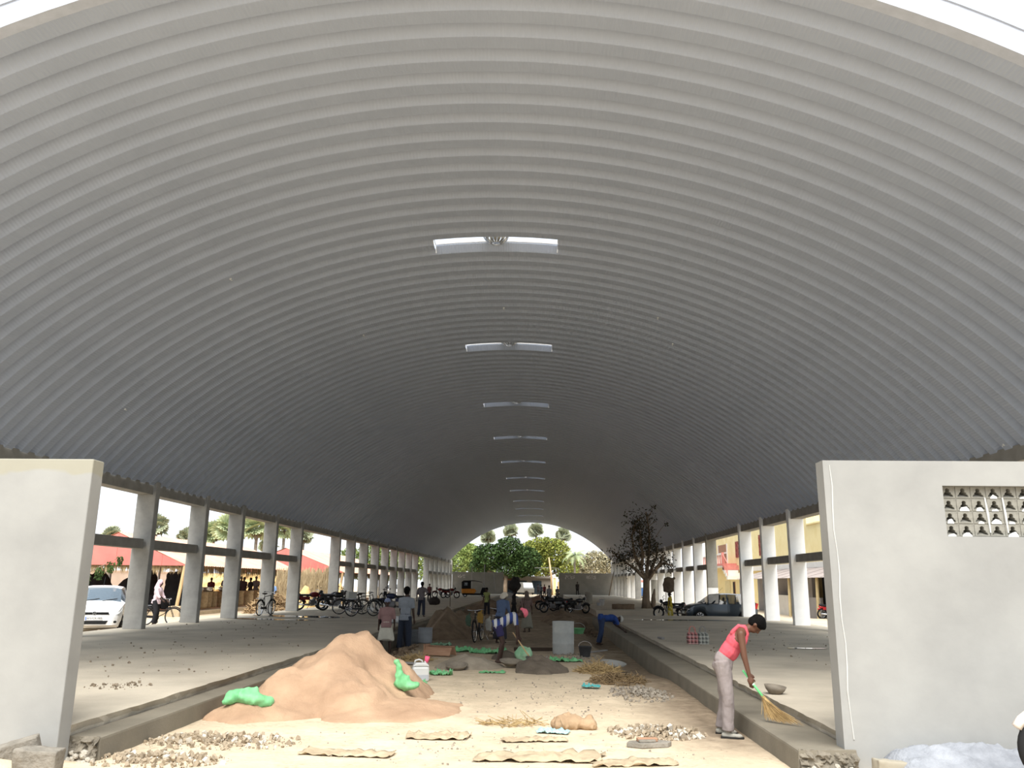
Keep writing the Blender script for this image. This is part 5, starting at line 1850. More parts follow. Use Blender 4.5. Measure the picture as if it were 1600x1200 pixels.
# --- bicycles
def wheel_parts(R, spokes=18, tyre=.02):
    ty = MB().torus(R - tyre, tyre, 32, 6, rotm(PI / 2, 0, 0)).mesh('tyre', tyre_m, smooth=True)
    rm_ = MB().torus(R - tyre * 2 - .008, .009, 32, 5, rotm(PI / 2, 0, 0))
    for k in range(spokes):
        a = 2 * PI * k / spokes
        rm_.tube([(0, .02 * (1 if k % 2 else -1), 0), ((R - tyre * 2) * math.cos(a), 0, (R - tyre * 2) * math.sin(a))], .0022, 3, cap=False)
    rm_.tube([(0, -.04, 0), (0, .04, 0)], .018, 8)
    return ty, rm_.mesh('rim_and_spokes', chrome)
bt, br_ = wheel_parts(.335)
bframe = mat('black_bicycle_frame', C8(30, 30, 32), rough=.4, var=.1)
saddle_m = mat('saddle_leather', C8(40, 32, 28), rough=.7, var=.2)
def bicycle(label, loc, rz, lean=0.0, frame=None, ladies=False, group='bicycles', basket=False):
    frame = frame or bframe
    t = thing('bicycle', label, 'bicycle', loc, rz, group)
    t.rotation_euler = (lean, 0, rz)
    R = .335
    for x in (-.52, .54):
        w = link_copy(bt, 'wheel', t, (x, 0, R))
        link_copy(br_, 'rim_and_spokes', w)
        m = MB()
        a0, a1 = (.3, 2.6) if x < 0 else (.45, 2.2)
        pts = [(x + (R + .025) * math.cos(a0 + (a1 - a0) * k / 10), 0, R + (R + .025) * math.sin(a0 + (a1 - a0) * k / 10)) for k in range(11)]
        m.tube(pts, .022, 5)
        m.build('mudguard', frame, t)
    bb = (-.08, 0, .30)
    seat_t = (-.22, 0, .80)
    head_t, head_b = (.34, 0, .86), (.38, 0, .70)
    m = MB()
    m.tube([bb, seat_t], .016, 7)
    if ladies:
        m.tube([bb, (.2, 0, .45), head_b], .016, 7)
        m.tube([(-.15, 0, .55), (.15, 0, .55), head_b], .014, 7)
    else:
        m.tube([seat_t, head_t], .015, 7)
        m.tube([bb, head_b], .017, 7)
    m.tube([head_t, head_b], .02, 7)
    for y in (-.045, .045):
        m.tube([bb, (-.52, y, R)], .010, 6)
        m.tube([seat_t, (-.52, y, R)], .009, 6)
        m.tube([head_b, (.42, y, .62), (.54, y, R)], .011, 6)
    m.build('frame', frame, t, smooth=True)
    m = MB()
    m.tube([head_t, (.33, 0, .98)], .013, 7)
    m.tube([(.16, -.26, .98), (.30, -.25, 1.0), (.36, -.08, .98), (.36, .08, .98), (.30, .25, 1.0), (.16, .26, .98)], .012, 7)
    hb = m.build('handlebar', chrome, t, smooth=True)
    for y in (-.26, .26):
        MB().tube([(.16, y, .98), (.26, y, .995)], .018, 7).build('grip', black_pl, hb)
    MB().tube([seat_t, (-.235, 0, .90)], .012, 6).ball((-.27, 0, .93), (.13, .10, .035)).ball((-.14, 0, .935), (.12, .04, .03)).build('saddle', saddle_m, t, smooth=True)
    m = MB()
    for y in (-.07, 0, .07):
        m.tube([(-.34, y, .74), (-.82, y, .74)], .007, 5)
    for x in (-.36, -.6, -.82):
        m.tube([(x, -.075, .74), (x, .075, .74)], .007, 5)
    for y in (-.06, .06):
        m.tube([(-.76, y, .74), (-.52, y, R)], .006, 5)
    m.build('carrier', chrome, t)
    m = MB().torus(.09, .012, 16, 5, Matrix.Translation((bb[0], -.05, bb[2])) @ rotm(PI / 2, 0, 0)).box((-.29, -.055, .325), (.5, .02, .09), r=(0, .05, 0))
    m.build('chain_guard', frame, t)
    m = MB().tube([(bb[0], -.07, bb[2]), (bb[0] + .06, -.08, bb[2] - .16), (bb[0] + .06, -.16, bb[2] - .16)], .009, 6).tube([(bb[0], .06, bb[2]), (bb[0] - .06, .08, bb[2] + .16), (bb[0] - .06, .16, bb[2] + .16)], .009, 6)
    m.box((bb[0] + .06, -.13, bb[2] - .16), (.09, .07, .025)).box((bb[0] - .06, .13, bb[2] + .16), (.09, .07, .025))
    m.build('pedals', black_pl, t)
    MB().tube([(-.50, .06, .30), (-.62, .2, .012)], .009, 5).tube([(-.50, -.06, .30), (-.62, -.2, .012)], .009, 5).build('stand', chrome, t)
    if basket:
        MB().box((.55, 0, .86), (.26, .32, .24)).build('basket', black_pl, t, bevel=.02)
    return t
bicycle('black bicycle ridden by the woman in the pink scarf', (-14.45, 32.35, gz(-14.4, 32.3)), rad(2), 0.0, ladies=True)
bicycle('black bicycle leaning by the fourth left-hand column', (-12.0, 37.35, SLAB), rad(80), .06)
bicycle('black roadster bicycle parked crosswise right of the left motorbikes', (-8.75, 39.7, SLAB), rad(12), .05)
bicycle('black bicycle with a white carton on its carrier', (-7.75, 37.6, SLAB), rad(38), -.05)
bicycle('dark bicycle standing upright behind the cluster on the left', (-8.4, 41.3, SLAB), rad(25), .04)
bicycle('bicycle at the foot of the far middle left-hand columns', (-11.1, 61.5, SLAB), rad(70), .05)
bicycle('loaded bicycle standing in the middle of the passage, nearer one', (-1.95, 27.9, gz(-1.95, 27.9)), rad(-98), .05)
bicycle('loaded bicycle behind the nearer one in the passage', (-1.5, 29.6, gz(-1.5, 29.6)), rad(-82), -.06)
# things carried on the bicycles
m = MB().box((0, 0, .14), (.40, .3, .28))
tag(m.build('carton', mat('white_carton', C8(176, 176, 172), var=.1), None, (-8.2, 37.24, SLAB + .77), (0, 0, rad(38)), bevel=.015), 'white carton riding on a bicycle carrier on the left platform', 'box')
def soft_bag(name, label, loc, r, mt, seed, rot=(0, 0, 0), cat='bag', group=None, voxel=.02, amp=.05, top=True):
    m = MB()
    m.ball((0, 0, r[2]), r, nu=14, nv=10)
    m.box((0, 0, r[2] * .62), (r[0] * 1.5, r[1] * 1.5, r[2] * 1.15))
    if top:
        m.tube([(0, 0, r[2] * 1.7), (.02, 0, r[2] * 2.05), (.05, .01, r[2] * 2.35)], [r[0] * .35, r[0] * .2, r[0] * .38], 10)
    o = m.build(name, mt, None, loc, rot)
    fuse(o, voxel, 4, (amp, 6))
    return tag(o, label, cat, group)
soft_bag('cloth_bag', 'yellow cloth bag hung on the nearer loaded bicycle', (-1.86, 27.33, .60), (.11, .09, .17), cloth('mustard', (148, 116, 56)), 1)
soft_bag('cloth_bag', 'dull green bag hung on the nearer loaded bicycle', (-2.24, 27.4, .50), (.10, .08, .17), cloth('dull_green', (72, 92, 76)), 2)
soft_bag('cloth_bag', 'white plastic bag hanging between the loaded bicycles', (-1.66, 28.5, .30), (.11, .09, .2), cloth('bagwhite', (170, 168, 160)), 3)
soft_bag('cloth_bag', 'teal bag hung on the farther loaded bicycle', (-1.22, 29.2, .45), (.10, .09, .17), cloth('teal', (60, 104, 112)), 4)

# --- motorbikes
mt_, mr_ = wheel_parts(.31, 10, .045)
def motorbike(label, loc, rz, paint, lean=.12, group='motorbikes', scale=1.0, seat=None, name='motorbike'):
    t = thing(name, label, 'motorbike', loc, rz, group)
    t.rotation_euler = (lean, 0, rz)
    t.scale = (scale,) * 3
    R = .31
    for x in (-.62, .66):
        w = link_copy(mt_, 'wheel', t, (x, 0, R))
        link_copy(mr_, 'rim_and_spokes', w)
        a0, a1 = (.2, 2.4) if x < 0 else (.6, 2.7)
        pts = [(x + (R + .035) * math.cos(a0 + (a1 - a0) * k / 8), 0, R + (R + .035) * math.sin(a0 + (a1 - a0) * k / 8)) for k in range(9)]
        MB().tube(pts, .045, 6).build('mudguard', paint, t, smooth=True)
    m = MB()
    for y in (-.09, .09):
        m.tube([(.66, y, R), (.42, y, .92)], .024, 7)
        m.tube([(-.62, y, R), (-.40, y, .66)], .022, 7)
        m.tube([(-.62, y, R), (-.05, y, .32)], .016, 6)
    m.tube([(.42, 0, .86), (.25, 0, .40), (-.1, 0, .28)], .022, 7)
    m.tube([(.42, 0, .88), (-.4, 0, .66), (-.72, 0, .72)], .022, 7)
    m.build('frame', black_pl, t, smooth=True)
    tk = MB().ball((.14, 0, .80), (.28, .15, .14), nu=14, nv=8)
    tk.build('fuel_tank', paint, t, smooth=True)
    m = MB().box((-.36, 0, .78), (.66, .23, .09)).ball((-.02, 0, .78), (.1, .11, .06)).ball((-.70, 0, .82), (.12, .11, .07))
    o = m.build('seat', seat or black_pl, t)
    fuse(o, .02, 4)
    MB().box((.08, 0, .42), (.30, .24, .26)).tube([(.12, 0, .5), (.22, 0, .68)], .085, 10).tube([(.0, -.15, .38), (.0, .15, .38)], .1, 12).build('engine', flat('engine_alloy', C8(120, 120, 122), rough=.4, metal=.7), t, bevel=.02)
    MB().tube([(.24, -.12, .55), (.3, -.15, .34), (.0, -.17, .26), (-.75, -.18, .34)], [.018, .022, .026, .042], 8).build('exhaust', chrome, t, smooth=True)
    MB().ball((.50, 0, .93), (.09, .10, .10)).build('headlamp', black_pl, t, smooth=True).name
    MB().ball((.57, 0, .93), (.035, .08, .08)).build('lamp_glass', lamp_m, t, smooth=True)
    m = MB().tube([(.28, -.34, 1.0), (.38, -.2, 1.03), (.40, 0, .97), (.38, .2, 1.03), (.28, .34, 1.0)], .013, 7)
    hb = m.build('handlebar', chrome, t, smooth=True)
    for y in (-.30, .30):
        MB().tube([(.34, y * .8, 1.02), (.36, y * 1.05, 1.16)], .007, 5).ball((.36, y * 1.1, 1.19), (.02, .06, .035)).build('mirror', black_pl, hb)
    MB().box((-.34, 0, .62), (.5, .22, .16)).ball((-.62, 0, .7), (.2, .1, .07)).build('side_panel', paint, t, bevel=.03)
    MB().ball((-.80, 0, .74), (.03, .07, .045)).build('tail_lamp', flat('red_lamp', C8(160, 30, 30), rough=.2), t, smooth=True)
    MB().tube([(-.05, .1, .28), (-.1, .28, .03)], .012, 5).build('side_stand', black_pl, t)
    return t
blk = mat('black_paint', C8(24, 25, 28), rough=.25, var=.1, spec=.6)
redp = mat('red_paint', C8(168, 34, 40), rough=.25, var=.06, spec=.6)
redd = mat('dark_red_paint', C8(96, 26, 30), rough=.3, var=.1)
blup = mat('blue_black_paint', C8(34, 42, 70), rough=.3, var=.1)
motorbike('dark red motorbike against the fifth left-hand column', (-11.95, 44.6, SLAB), rad(30), redd)
motorbike('black motorbike in the middle of the left row', (-11.2, 46.2, SLAB), rad(24), blk)
motorbike('black and silver motorbike at the right of the left row', (-10.6, 44.4, SLAB), rad(14), blk)
motorbike('blue-black motorbike behind the young man on the left platform', (-7.2, 42.3, SLAB), rad(172), blup)
motorbike('dark motorbike in front of the parked blue-grey car', (7.2, 47.2, gz(7.2, 47.2)), rad(178), blk)
motorbike('bright red motorbike on the right-hand street', (17.0, 50.5, gz(17, 50.5)), rad(8), redp)
for k, (x, y, a, lab) in enumerate(((.95, 55.6, 200, 'nearest of the dark motorbikes parked in the passage'), (1.6, 58.6, 200, 'middle one of the dark motorbikes parked in the passage'),
                                   (2.4, 54.6, 30, 'rightmost of the dark motorbikes parked in the passage'), (.7, 61.0, 180, 'farthest of the dark motorbikes parked in the passage'))):
    motorbike(lab, (x, y, gz(x, y)), rad(a), blk)
motorbike('red motorbike far back on the left platform, left one', (-9.6, 84.0, SLAB), rad(175), redd)
motorbike('red motorbike far back on the left platform beside the rickshaw', (-8.6, 82.5, SLAB), rad(12), redd)
motorbike('white scooter at the right edge of the picture in front of the wall', (5.13, 7.95, gz(5.1, 7.95)), rad(180), mat('white_scooter_paint', C8(226, 216, 208), rough=.3, var=.04), lean=.1, scale=.95, name='scooter')

# --- auto rickshaw
def rickshaw():
    t = thing('auto_rickshaw', 'black and yellow auto rickshaw parked far back on the left platform', 'auto rickshaw', (-7.0, 91.0, SLAB), rad(4))
    yl = mat('rickshaw_yellow', C8(206, 136, 52), rough=.5, var=.08)
    cv = mat('black_canvas', C8(26, 27, 30), rough=.85, var=.15)
    MB().prism([(-1.2, .38), (.15, .38), (.35, .62), (.15, .85), (-1.25, .85)], 1.24, Matrix.Translation((0, .62, 0)) @ rotm(PI / 2, 0, 0)).build('lower_body', yl, t, bevel=.04)
    MB().prism([(-1.15, .2), (1.2, .2), (1.2, .38), (-1.18, .38)], 1.2, Matrix.Translation((0, .6, 0)) @ rotm(PI / 2, 0, 0)).build('floor_pan', cv, t)
    MB().prism([(.75, .2), (1.32, .2), (1.40, .6), (1.30, .98), (.95, .98), (.80, .6)], .95, Matrix.Translation((0, .475, 0)) @ rotm(PI / 2, 0, 0)).build('front_cowl', cv, t, bevel=.05)
    m = MB()
    prof = [(-1.22, .85), (-1.24, 1.55), (-1.05, 1.70), (.1, 1.72), (.9, 1.58), (.93, 1.52), (.1, 1.64), (-.25, 1.62), (-.25, .85)]
    m.prism(prof, 1.28, Matrix.Translation((0, .64, 0)) @ rotm(PI / 2, 0, 0))
    hood = m.build('canvas_hood', cv, t, bevel=.03)
    MB().box((-.78, -.645, 1.33), (.36, .01, .32)).box((-.78, .645, 1.33), (.36, .01, .32)).build('hood_window', glass_m, hood, bevel=.004)
    MB().tube([(1.30, -.48, .98), (.92, -.5, 1.55)], .025, 6).tube([(1.30, .48, .98), (.92, .5, 1.55)], .025, 6).build('windscreen_frame', chrome, t)
    MB().quad((1.29, -.47, .99), (1.29, .47, .99), (.93, .49, 1.54), (.93, -.49, 1.54)).build('windscreen', glass_m, t)
    for (x, y) in ((-.85, -.52), (-.85, .52), (1.1, 0)):
        w = MB().torus(.17, .055, 20, 7, Matrix.Translation((x, y, .225)) @ rotm(PI / 2, 0, 0)).build('wheel', tyre_m, t)
        MB().lathe([(.0, .03), (.12, .03), (.12, -.03), (0, -.03)], 16, Matrix.Translation((x, y, .225)) @ rotm(PI / 2, 0, 0)).build('hub', chrome, w)
    MB().box((-.7, 0, .8), (.5, 1.1, .14)).box((-.95, 0, 1.05), (.14, 1.1, .45)).build('seat', mat('rickshaw_seat', C8(60, 66, 84), var=.1), t, bevel=.03)
    MB().ball((1.42, 0, .78), (.06, .1, .1)).build('headlamp', lamp_m, t, smooth=True)
    MB().tube([(.95, -.3, 1.0), (.98, 0, 1.04), (.95, .3, 1.0)], .015, 6).build('handlebar', black_pl, t)
rickshaw()
# pale van front standing in the far opening
v = thing('van', 'pale van with its windscreen catching light beyond the far opening', 'van', (-2.0, 127.5, .16), rad(-70))
MB().prism([(-1.6, .3), (1.7, .3), (1.75, .9), (1.35, 1.05), (.9, 1.75), (-1.6, 1.8)], 1.6, Matrix.Translation((0, .8, 0)) @ rotm(PI / 2, 0, 0)).build('body', mat('van_grey', C8(120, 118, 112), rough=.4), v, bevel=.06)
MB().quad((1.37, -.72, 1.06), (1.37, .72, 1.06), (.93, .68, 1.72), (.93, -.68, 1.72)).build('windscreen', lamp_m, v)
for x in (-1.0, 1.15):
    for y in (-.72, .72):
        MB().torus(.2, .08, 18, 6, Matrix.Translation((x, y, .28)) @ rotm(PI / 2, 0, 0)).build('wheel', tyre_m, v)
# ================================================================ sand, rubble and working things on the ground
pile_m = mat('orange_sand', C8(150, 122, 98), rough=.97, col2=C8(188, 158, 130), scale=1.1, bump=.5, bscale=30)
damp_m = mat('damp_sand', C8(132, 108, 88), rough=.97, col2=C8(164, 138, 112), scale=3, bump=.6, bscale=25)
brown_earth = mat('dug_brown_earth', C8(92, 78, 64), rough=.98, col2=C8(130, 112, 92), scale=2.5, bump=.8, bscale=14)
grey_mortar = mat('grey_mortar', C8(128, 118, 104), rough=.97, col2=C8(156, 146, 130), scale=3, bump=.5)
wet_mortar = mat('wet_mortar', C8(84, 76, 66), rough=.9, col2=C8(110, 100, 88), scale=3, bump=.5)
def field(name, label, cat, x0, x1, y0, y1, fn, mt, nx=70, ny=60, second=None):
    """heap as a height field; vertices below the earth are sunk out of sight"""
    m = MB()
    cx, cy = (x0 + x1) / 2, (y0 + y1) / 2
    def P(u, v):
        x, y = x0 + (x1 - x0) * u, y0 + (y1 - y0) * v
        e = min(u, 1 - u, v, 1 - v)
        h = fn(x, y)
        return (x - cx, y - cy, gz(x, y) + h - .05 * smoothstep(.02, 0, h) - (.06 if e < .001 else 0))
    m.grid(P, nx, ny)
    o = m.build(name, mt, None, (cx, cy, 0), smooth=True)
    return tag(o, label, cat)
def heap(x, y, cx, cy, h, r, p=1.0, sx=1.0, sy=1.0):
    x += fbm(x * 1.3, y * 1.3, 11, 4) * .22 * min(1, r)
    y += fbm(x * 1.3, y * 1.3, 17, 4) * .22 * min(1, r)
    d = math.hypot((x - cx) / sx, (y - cy) / sy) / r
    return h * max(0, 1 - d) ** p
def main_pile(x, y):
    a = heap(x, y, -2.98, 14.05, 1.2, 1.45, .95, 1.0 if x < -2.98 else .82, 1.3)
    a = min(a, .98 - .02 * abs(x + 2.98))
    b = heap(x, y, -3.7, 13.0, .52, 1.0, 1.0, .9, 1.2)
    c = heap(x, y, -4.12, 12.15, .30, .6, .9, .8, 1.0)
    d = heap(x, y, -2.2, 13.0, .22, 1.25, 1.1, 1.0, 1.0)
    h = max(a, b, c, d)
    h += max(0, min(a, b)) * .25
    if h > .01:
        h += fbm(x * 1.6, y * 1.6, 2, 5) * .09 * min(1, h * 2.5) + fbm(x * 7, y * 7, 4, 4) * .018 * min(1, h * 6)
    return max(h, 0)
field('sand_pile', 'large orange sand pile on the left of the passage', 'sand', -4.58, -.6, 11.4, 16.4, main_pile, pile_m, 100, 90)
def pile2(x, y):
    h = max(heap(x, y, -3.25, 30.2, 1.1, 1.25, .9, .85, 1.6), heap(x, y, -3.0, 32.4, .85, 1.1, .9, 1, 1.4), heap(x, y, -3.2, 34.8, .8, 1.2))
    return max(0, h + (fbm(x * 1.4, y * 1.4, 3, 5) * .16 * min(1, h * 2) if h > 0 else 0))
field('earth_pile', 'big heap of dug brown earth beside the left trench', 'earth', -4.55, -2.25, 28.3, 37.0, pile2, brown_earth, 50, 60)
field('earth_pile', 'brown earth heap farther back on the left of the passage', 'earth', -5.0, -1.2, 50.5, 58,
      lambda x, y: max(0, heap(x, y, -3.1, 54, .85, 1.9, .8, 1, 1.4) * (1 + .4 * fbm(x, y, 1))), brown_earth, 40, 40)
field('earth_pile', 'reddish earth heap in the middle of the far passage', 'earth', -2.2, 3.0, 77.5, 90,
      lambda x, y: max(0, heap(x, y, .3, 83, .75, 2.2, .8, 1, 1.6) * (1 + .4 * fbm(x, y, 4))), mat('reddish_earth', C8(108, 82, 66), rough=.98, col2=C8(142, 112, 92), scale=2), 40, 40)
field('earth_pile', 'low dark heap along the right trench beside the motorbikes', 'earth', -.2, 2.6, 36.5, 54,
      lambda x, y: max(0, heap(x, y, 1.3, 45, .42, 1.2, .8, 1, 6) * (1 + .7 * fbm(x * 1.5, y * 1.5, 6))), brown_earth, 36, 60)
field('mortar_heap', 'grey heap of dry mortar in front of the bending man', 'mortar', -2.5, -.62, 18.6, 20.6,
      lambda x, y: max(0, heap(x, y, -1.55, 19.65, .28, .85, .8) * (1 + .3 * fbm(x * 3, y * 3, 2))), grey_mortar, 36, 36)
field('mortar_heap', 'dark wet mortar heap right of the bending man', 'mortar', -.5, .66, 18.0, 20.0,
      lambda x, y: max(0, heap(x, y, -.02, 19.0, .30, .75, .8) * (1 + .3 * fbm(x * 3, y * 3, 8)) ), wet_mortar, 36, 36)
field('mortar_heap', 'small dark mortar heap between the mixing boards', 'mortar', -1.2, -.42, 21.4, 22.3,
      lambda x, y: max(0, heap(x, y, -.8, 21.8, .22, .42, .8)), wet_mortar, 24, 24)
field('lime_heap', 'white-grey lime powder heaped along the foot of the right wall', 'lime', 3.3, 6.6, 8.2, 9.19,
      lambda x, y: max(0, (heap(x, y, 3.95, 9.0, .14, .7, .7, .9, .8) + heap(x, y, 4.7, 9.05, .11, .7, .7, .9, .7) + heap(x, y, 5.6, 9.05, .12, .8, .7, .9, .7) + .07 * smoothstep(8.3, 8.8, y) * smoothstep(3.3, 3.6, x)) * (1 + .35 * fbm(x * 5, y * 5, 3, 5))),
      mat('lime_powder', C8(122, 125, 131), rough=.97, col2=C8(152, 155, 161), scale=5, bump=.7, bscale=30), 80, 40)

# --- rubble: broken stones, mortar bits and straw scattered thickly
stone_mats = [mat('rubble_pale', C8(150, 136, 116), rough=.95, var=.25, scale=6), mat('rubble_white', C8(188, 182, 170), rough=.95, var=.1, scale=6), mat('rubble_grey', C8(140, 132, 120), rough=.95, var=.2, scale=6)]
def rubble(label, cx, cy, rx, ry, n, s0, s1, mt, seed, zf=None, h=.06, name='rubble', mt2=None):
    rs_ = random.Random(seed)
    m = MB()
    for _ in range(n):
        a = rs_.uniform(0, 6.28)
        r = rs_.random() ** .7
        x, y = cx + rx * r * math.cos(a), cy + ry * r * math.sin(a)
        s_ = s0 + (s1 - s0) * rs_.random() ** 3
        z = (zf(x, y) if zf else gz(x, y)) + h * (1 - r) * rs_.random() + s_ * .2
        M = Matrix.Translation((x - cx, y - cy, z)) @ rotm(rs_.uniform(0, 6), rs_.uniform(0, 6), rs_.uniform(0, 6))
        k = [rs_.uniform(.5, 1.2) for _ in range(8)]
        vs = [(sx * s_ * k[i] * .5, sy * s_ * k[(i + 3) % 8] * .42, sz * s_ * k[(i + 5) % 8] * .34) for i, (sx, sy, sz) in enumerate([(-1, -1, -1), (1, -1, -1), (1, 1, -1), (-1, 1, -1), (-1, -1, 1), (1, -1, 1), (1, 1, 1), (-1, 1, 1)])]
        m.add(vs, [(3, 2, 1, 0), (4, 5, 6, 7), (0, 1, 5, 4), (1, 2, 6, 5), (2, 3, 7, 6), (3, 0, 4, 7)], M)
    o = m.build(name, mt, None, (cx, cy, 0), fix=False)
    if mt2:
        o.data.materials.append(mt2)
        for p in o.data.polygons:
            p.material_index = 1 if (p.index // 6) % 5 == 0 else 0
    return tag(o, label, 'rubble', None, 'stuff')
rubble('broken stones and mortar bits strewn at the near left of the passage', -3.75, 10.35, 1.0, .55, 620, .01, .07, stone_mats[0], 1, mt2=stone_mats[1])
rubble('rubble along the foot of the left step near the entrance', -4.0, 9.25, .8, .4, 420, .01, .07, stone_mats[0], 3, mt2=stone_mats[1])
rubble('heap of broken mortar between the bundle and the sweeper', 1.5, 11.35, .62, .5, 620, .01, .08, stone_mats[0], 5, h=.10, mt2=stone_mats[1])
rubble('grey gravel strewn along the right of the passage', 1.75, 15.2, .55, 1.0, 420, .015, .08, stone_mats[2], 7, h=.06)
rubble('small stones spread over the middle of the passage', 0.2, 14.8, 1.7, 3.0, 260, .008, .035, stone_mats[2], 8, h=0)
rubble('small bits of dirt over the near sand', -.6, 10.3, 2.8, 1.1, 240, .006, .03, stone_mats[2], 9, h=0)
sl = lambda x, y: SLAB
dirt_chip = mat('dirt_chip', C8(128, 116, 100), rough=.95, var=.25, scale=6)
rubble('crumbs of dirt on the nearer left platform', -8.0, 17.5, 2.9, 6.5, 170, .008, .05, dirt_chip, 10, sl, 0)
rubble('little pile of dirt crumbs on the left platform near the wall', -6.0, 12.4, .42, .45, 80, .01, .05, dirt_chip, 11, sl, .03)
rubble('crumbs of dirt on the nearer right platform', 6.4, 22, 2.8, 9, 200, .008, .05, dirt_chip, 12, sl, 0)
rubble('crumbs and chips on the left platform before the columns', -9.5, 29, 2.6, 5, 90, .01, .06, dirt_chip, 13, sl, 0)
rubble('clods along the left trench', -3.7, 23.2, .3, 2.6, 200, .02, .14, brown_earth, 14, h=.08)
rubble('clods along the right trench', 2.12, 37.0, .35, 3.4, 220, .02, .14, brown_earth, 15, h=.08)
rubble('pebbles of spoil around the drum', .9, 22.2, 1.0, 1.3, 180, .012, .07, stone_mats[2], 16, h=.02)
straw2 = mat('dry_grass', C8(138, 116, 80), rough=1, col2=C8(186, 162, 118), scale=8)
twig_heap('dry_grass_heap', 'tangled heap of dry grass right of the drum', 'grass', (1.3, 18.9, 0), .45, .6, .26, 320, straw2, 21, .15, .45, .006)
twig_heap('dry_grass_heap', 'brown twigs and roots above the grey gravel', 'grass', (1.55, 17.1, 0), .55, .7, .2, 320, mat('root_brown', C8(96, 80, 58), rough=1, col2=C8(146, 124, 92), scale=8), 22, .12, .4, .006)
twig_heap('dry_grass_heap', 'wisp of straw on the near sand left of the bundle', 'grass', (-.35, 11.9, 0), .45, .22, .05, 90, straw2, 23, .1, .35, .004)
twig_heap('dry_grass_heap', 'muddy straw beside the left trench', 'grass', (-3.0, 21.0, 0), .4, .6, .16, 240, straw2, 24, .1, .4, .007)

# --- crumpled sheets and sacks
def sheet(name, label, cat, loc, w, d, mt, seed, amp=.06, rz=0.0, n=26, ragged=.12, curl=0.0, sub=True):
    rs_ = random.Random(seed)
    m = MB()
    def fn(u, v):
        x, y = (u - .5) * w, (v - .5) * d
        a = math.atan2(y, x)
        k = 1 + ragged * (nz(math.cos(a) * 2.5 + seed, math.sin(a) * 2.5, seed) + .5 * nz(math.cos(a) * 6, math.sin(a) * 6, seed * 2))
        z = abs(fbm(x * 3.2 / max(w, d) * 2 + seed, y * 3.2 / max(w, d) * 2, seed, 3)) * amp * 1.5 + curl * ((u - .5) ** 2 * 4)
        return (x * k, y * k, z + .006)
    m.grid(fn, n, max(6, int(n * d / w)))
    o = m.build(name, mt, None, loc, (0, 0, rz), smooth=True)
    sd = o.modifiers.new('thick', 'SOLIDIFY')
    sd.thickness = .006
    return tag(o, label, cat)
paper_m = mat('dusty_paper_sack', C8(150, 134, 110), rough=.95, col2=C8(186, 169, 142), scale=4, bump=.3)
green_m = mat('green_woven_plastic', C8(96, 168, 112), rough=.55, col2=C8(134, 200, 146), scale=4)
green_d = mat('dusty_green_plastic', C8(112, 150, 120), rough=.7, col2=C8(140, 174, 146), scale=4)
sheet('paper_sack', 'crumpled cement paper on the sand left of centre', 'paper', (-1.22, 10.85, .0), .75, .35, paper_m, 1, .05)
sheet('paper_sack', 'long torn paper sheet at the bottom centre of the picture', 'paper', (.02, 9.7, .0), 1.35, .42, paper_m, 2, .055, .05)
sheet('paper_sack', 'flat torn paper sheet at the bottom left of centre', 'paper', (-2.1, 9.75, .0), 1.0, .3, paper_m, 3, .04, -.1)
sheet('paper_sack', 'torn paper strip right of the crumpled cement paper', 'paper', (-.05, 10.75, .0), .75, .25, paper_m, 4, .035, .15)
sheet('paper_sack', 'trodden paper sheet at the bottom right of centre', 'paper', (1.0, 9.55, .0), .9, .35, paper_m, 5, .035, .2)
sheet('plastic_sheet', 'green plastic scrap left of the mixing place', 'plastic', (-2.2, 24.0, .0), .9, .7, green_m, 6, .10, .3)
sheet('plastic_sheet', 'green plastic sheet lying before the loaded bicycles', 'plastic', (-1.35, 23.4, .0), .9, .6, green_m, 7, .12, -.3)
sheet('plastic_sheet', 'bright green plastic sheet at the foot of the drum', 'plastic', (.62, 21.35, .0), .85, .5, green_m, 8, .09, .1)
sheet('plastic_sheet', 'thin green plastic strip at the edge of the mortar', 'plastic', (-.98, 18.45, .0), .55, .22, green_m, 9, .04)
sheet('plastic_sheet', 'bright green bag lying against the jerrycan', 'plastic', (-2.28, 15.85, .0), .5, .42, green_m, 10, .12, .2)
sheet('plastic_sheet', 'green plastic scrap right of the jerrycan', 'plastic', (-2.0, 17.9, .0), .45, .35, green_m, 11, .10)
sheet('plastic_sheet', 'dusty green sack lying behind the sand pile', 'plastic', (-3.05, 17.9, .0), .8, .6, green_d, 12, .14, .4)
sheet('plastic_sheet', 'dull green scrap on the brown earth heap', 'plastic', (-2.9, 25.7, .0), .6, .45, green_d, 13, .09)
sheet('plastic_sheet', 'teal plastic scrap on the gravel', 'plastic', (.95, 16.0, .02), .32, .22, mat('teal_plastic', C8(86, 168, 168), rough=.5, var=.1), 14, .05)
sheet('plastic_sheet', 'pale blue rag beside the brown bundle', 'rag', (.18, 11.3, .0), .42, .2, mat('pale_blue_rag', C8(156, 190, 192), rough=.8, var=.12), 15, .05, -.2)
sheet('plastic_sheet', 'grey cement bag crumpled by the left trench', 'plastic', (-3.45, 19.6, .0), .7, .5, mat('grey_bag', C8(150, 146, 138), var=.2), 16, .16)
# green sack half buried in the left of the sand pile
m = MB().ball((0, 0, .05), (.26, .14, .10)).ball((.2, .05, .02), (.16, .12, .09)).cone((-.1, 0, .06), (.08, .02, .16), .10, .05).tube([(-.2, 0, .02), (-.33, -.02, -.06)], [.09, .03], 8)
o = m.build('woven_sack', green_m, None, (-4.02, 12.05, .22), (0, .15, .35))
fuse(o, .018, 3, (.05, 6))
tag(o, 'green woven sack half buried at the left of the sand pile', 'sack')
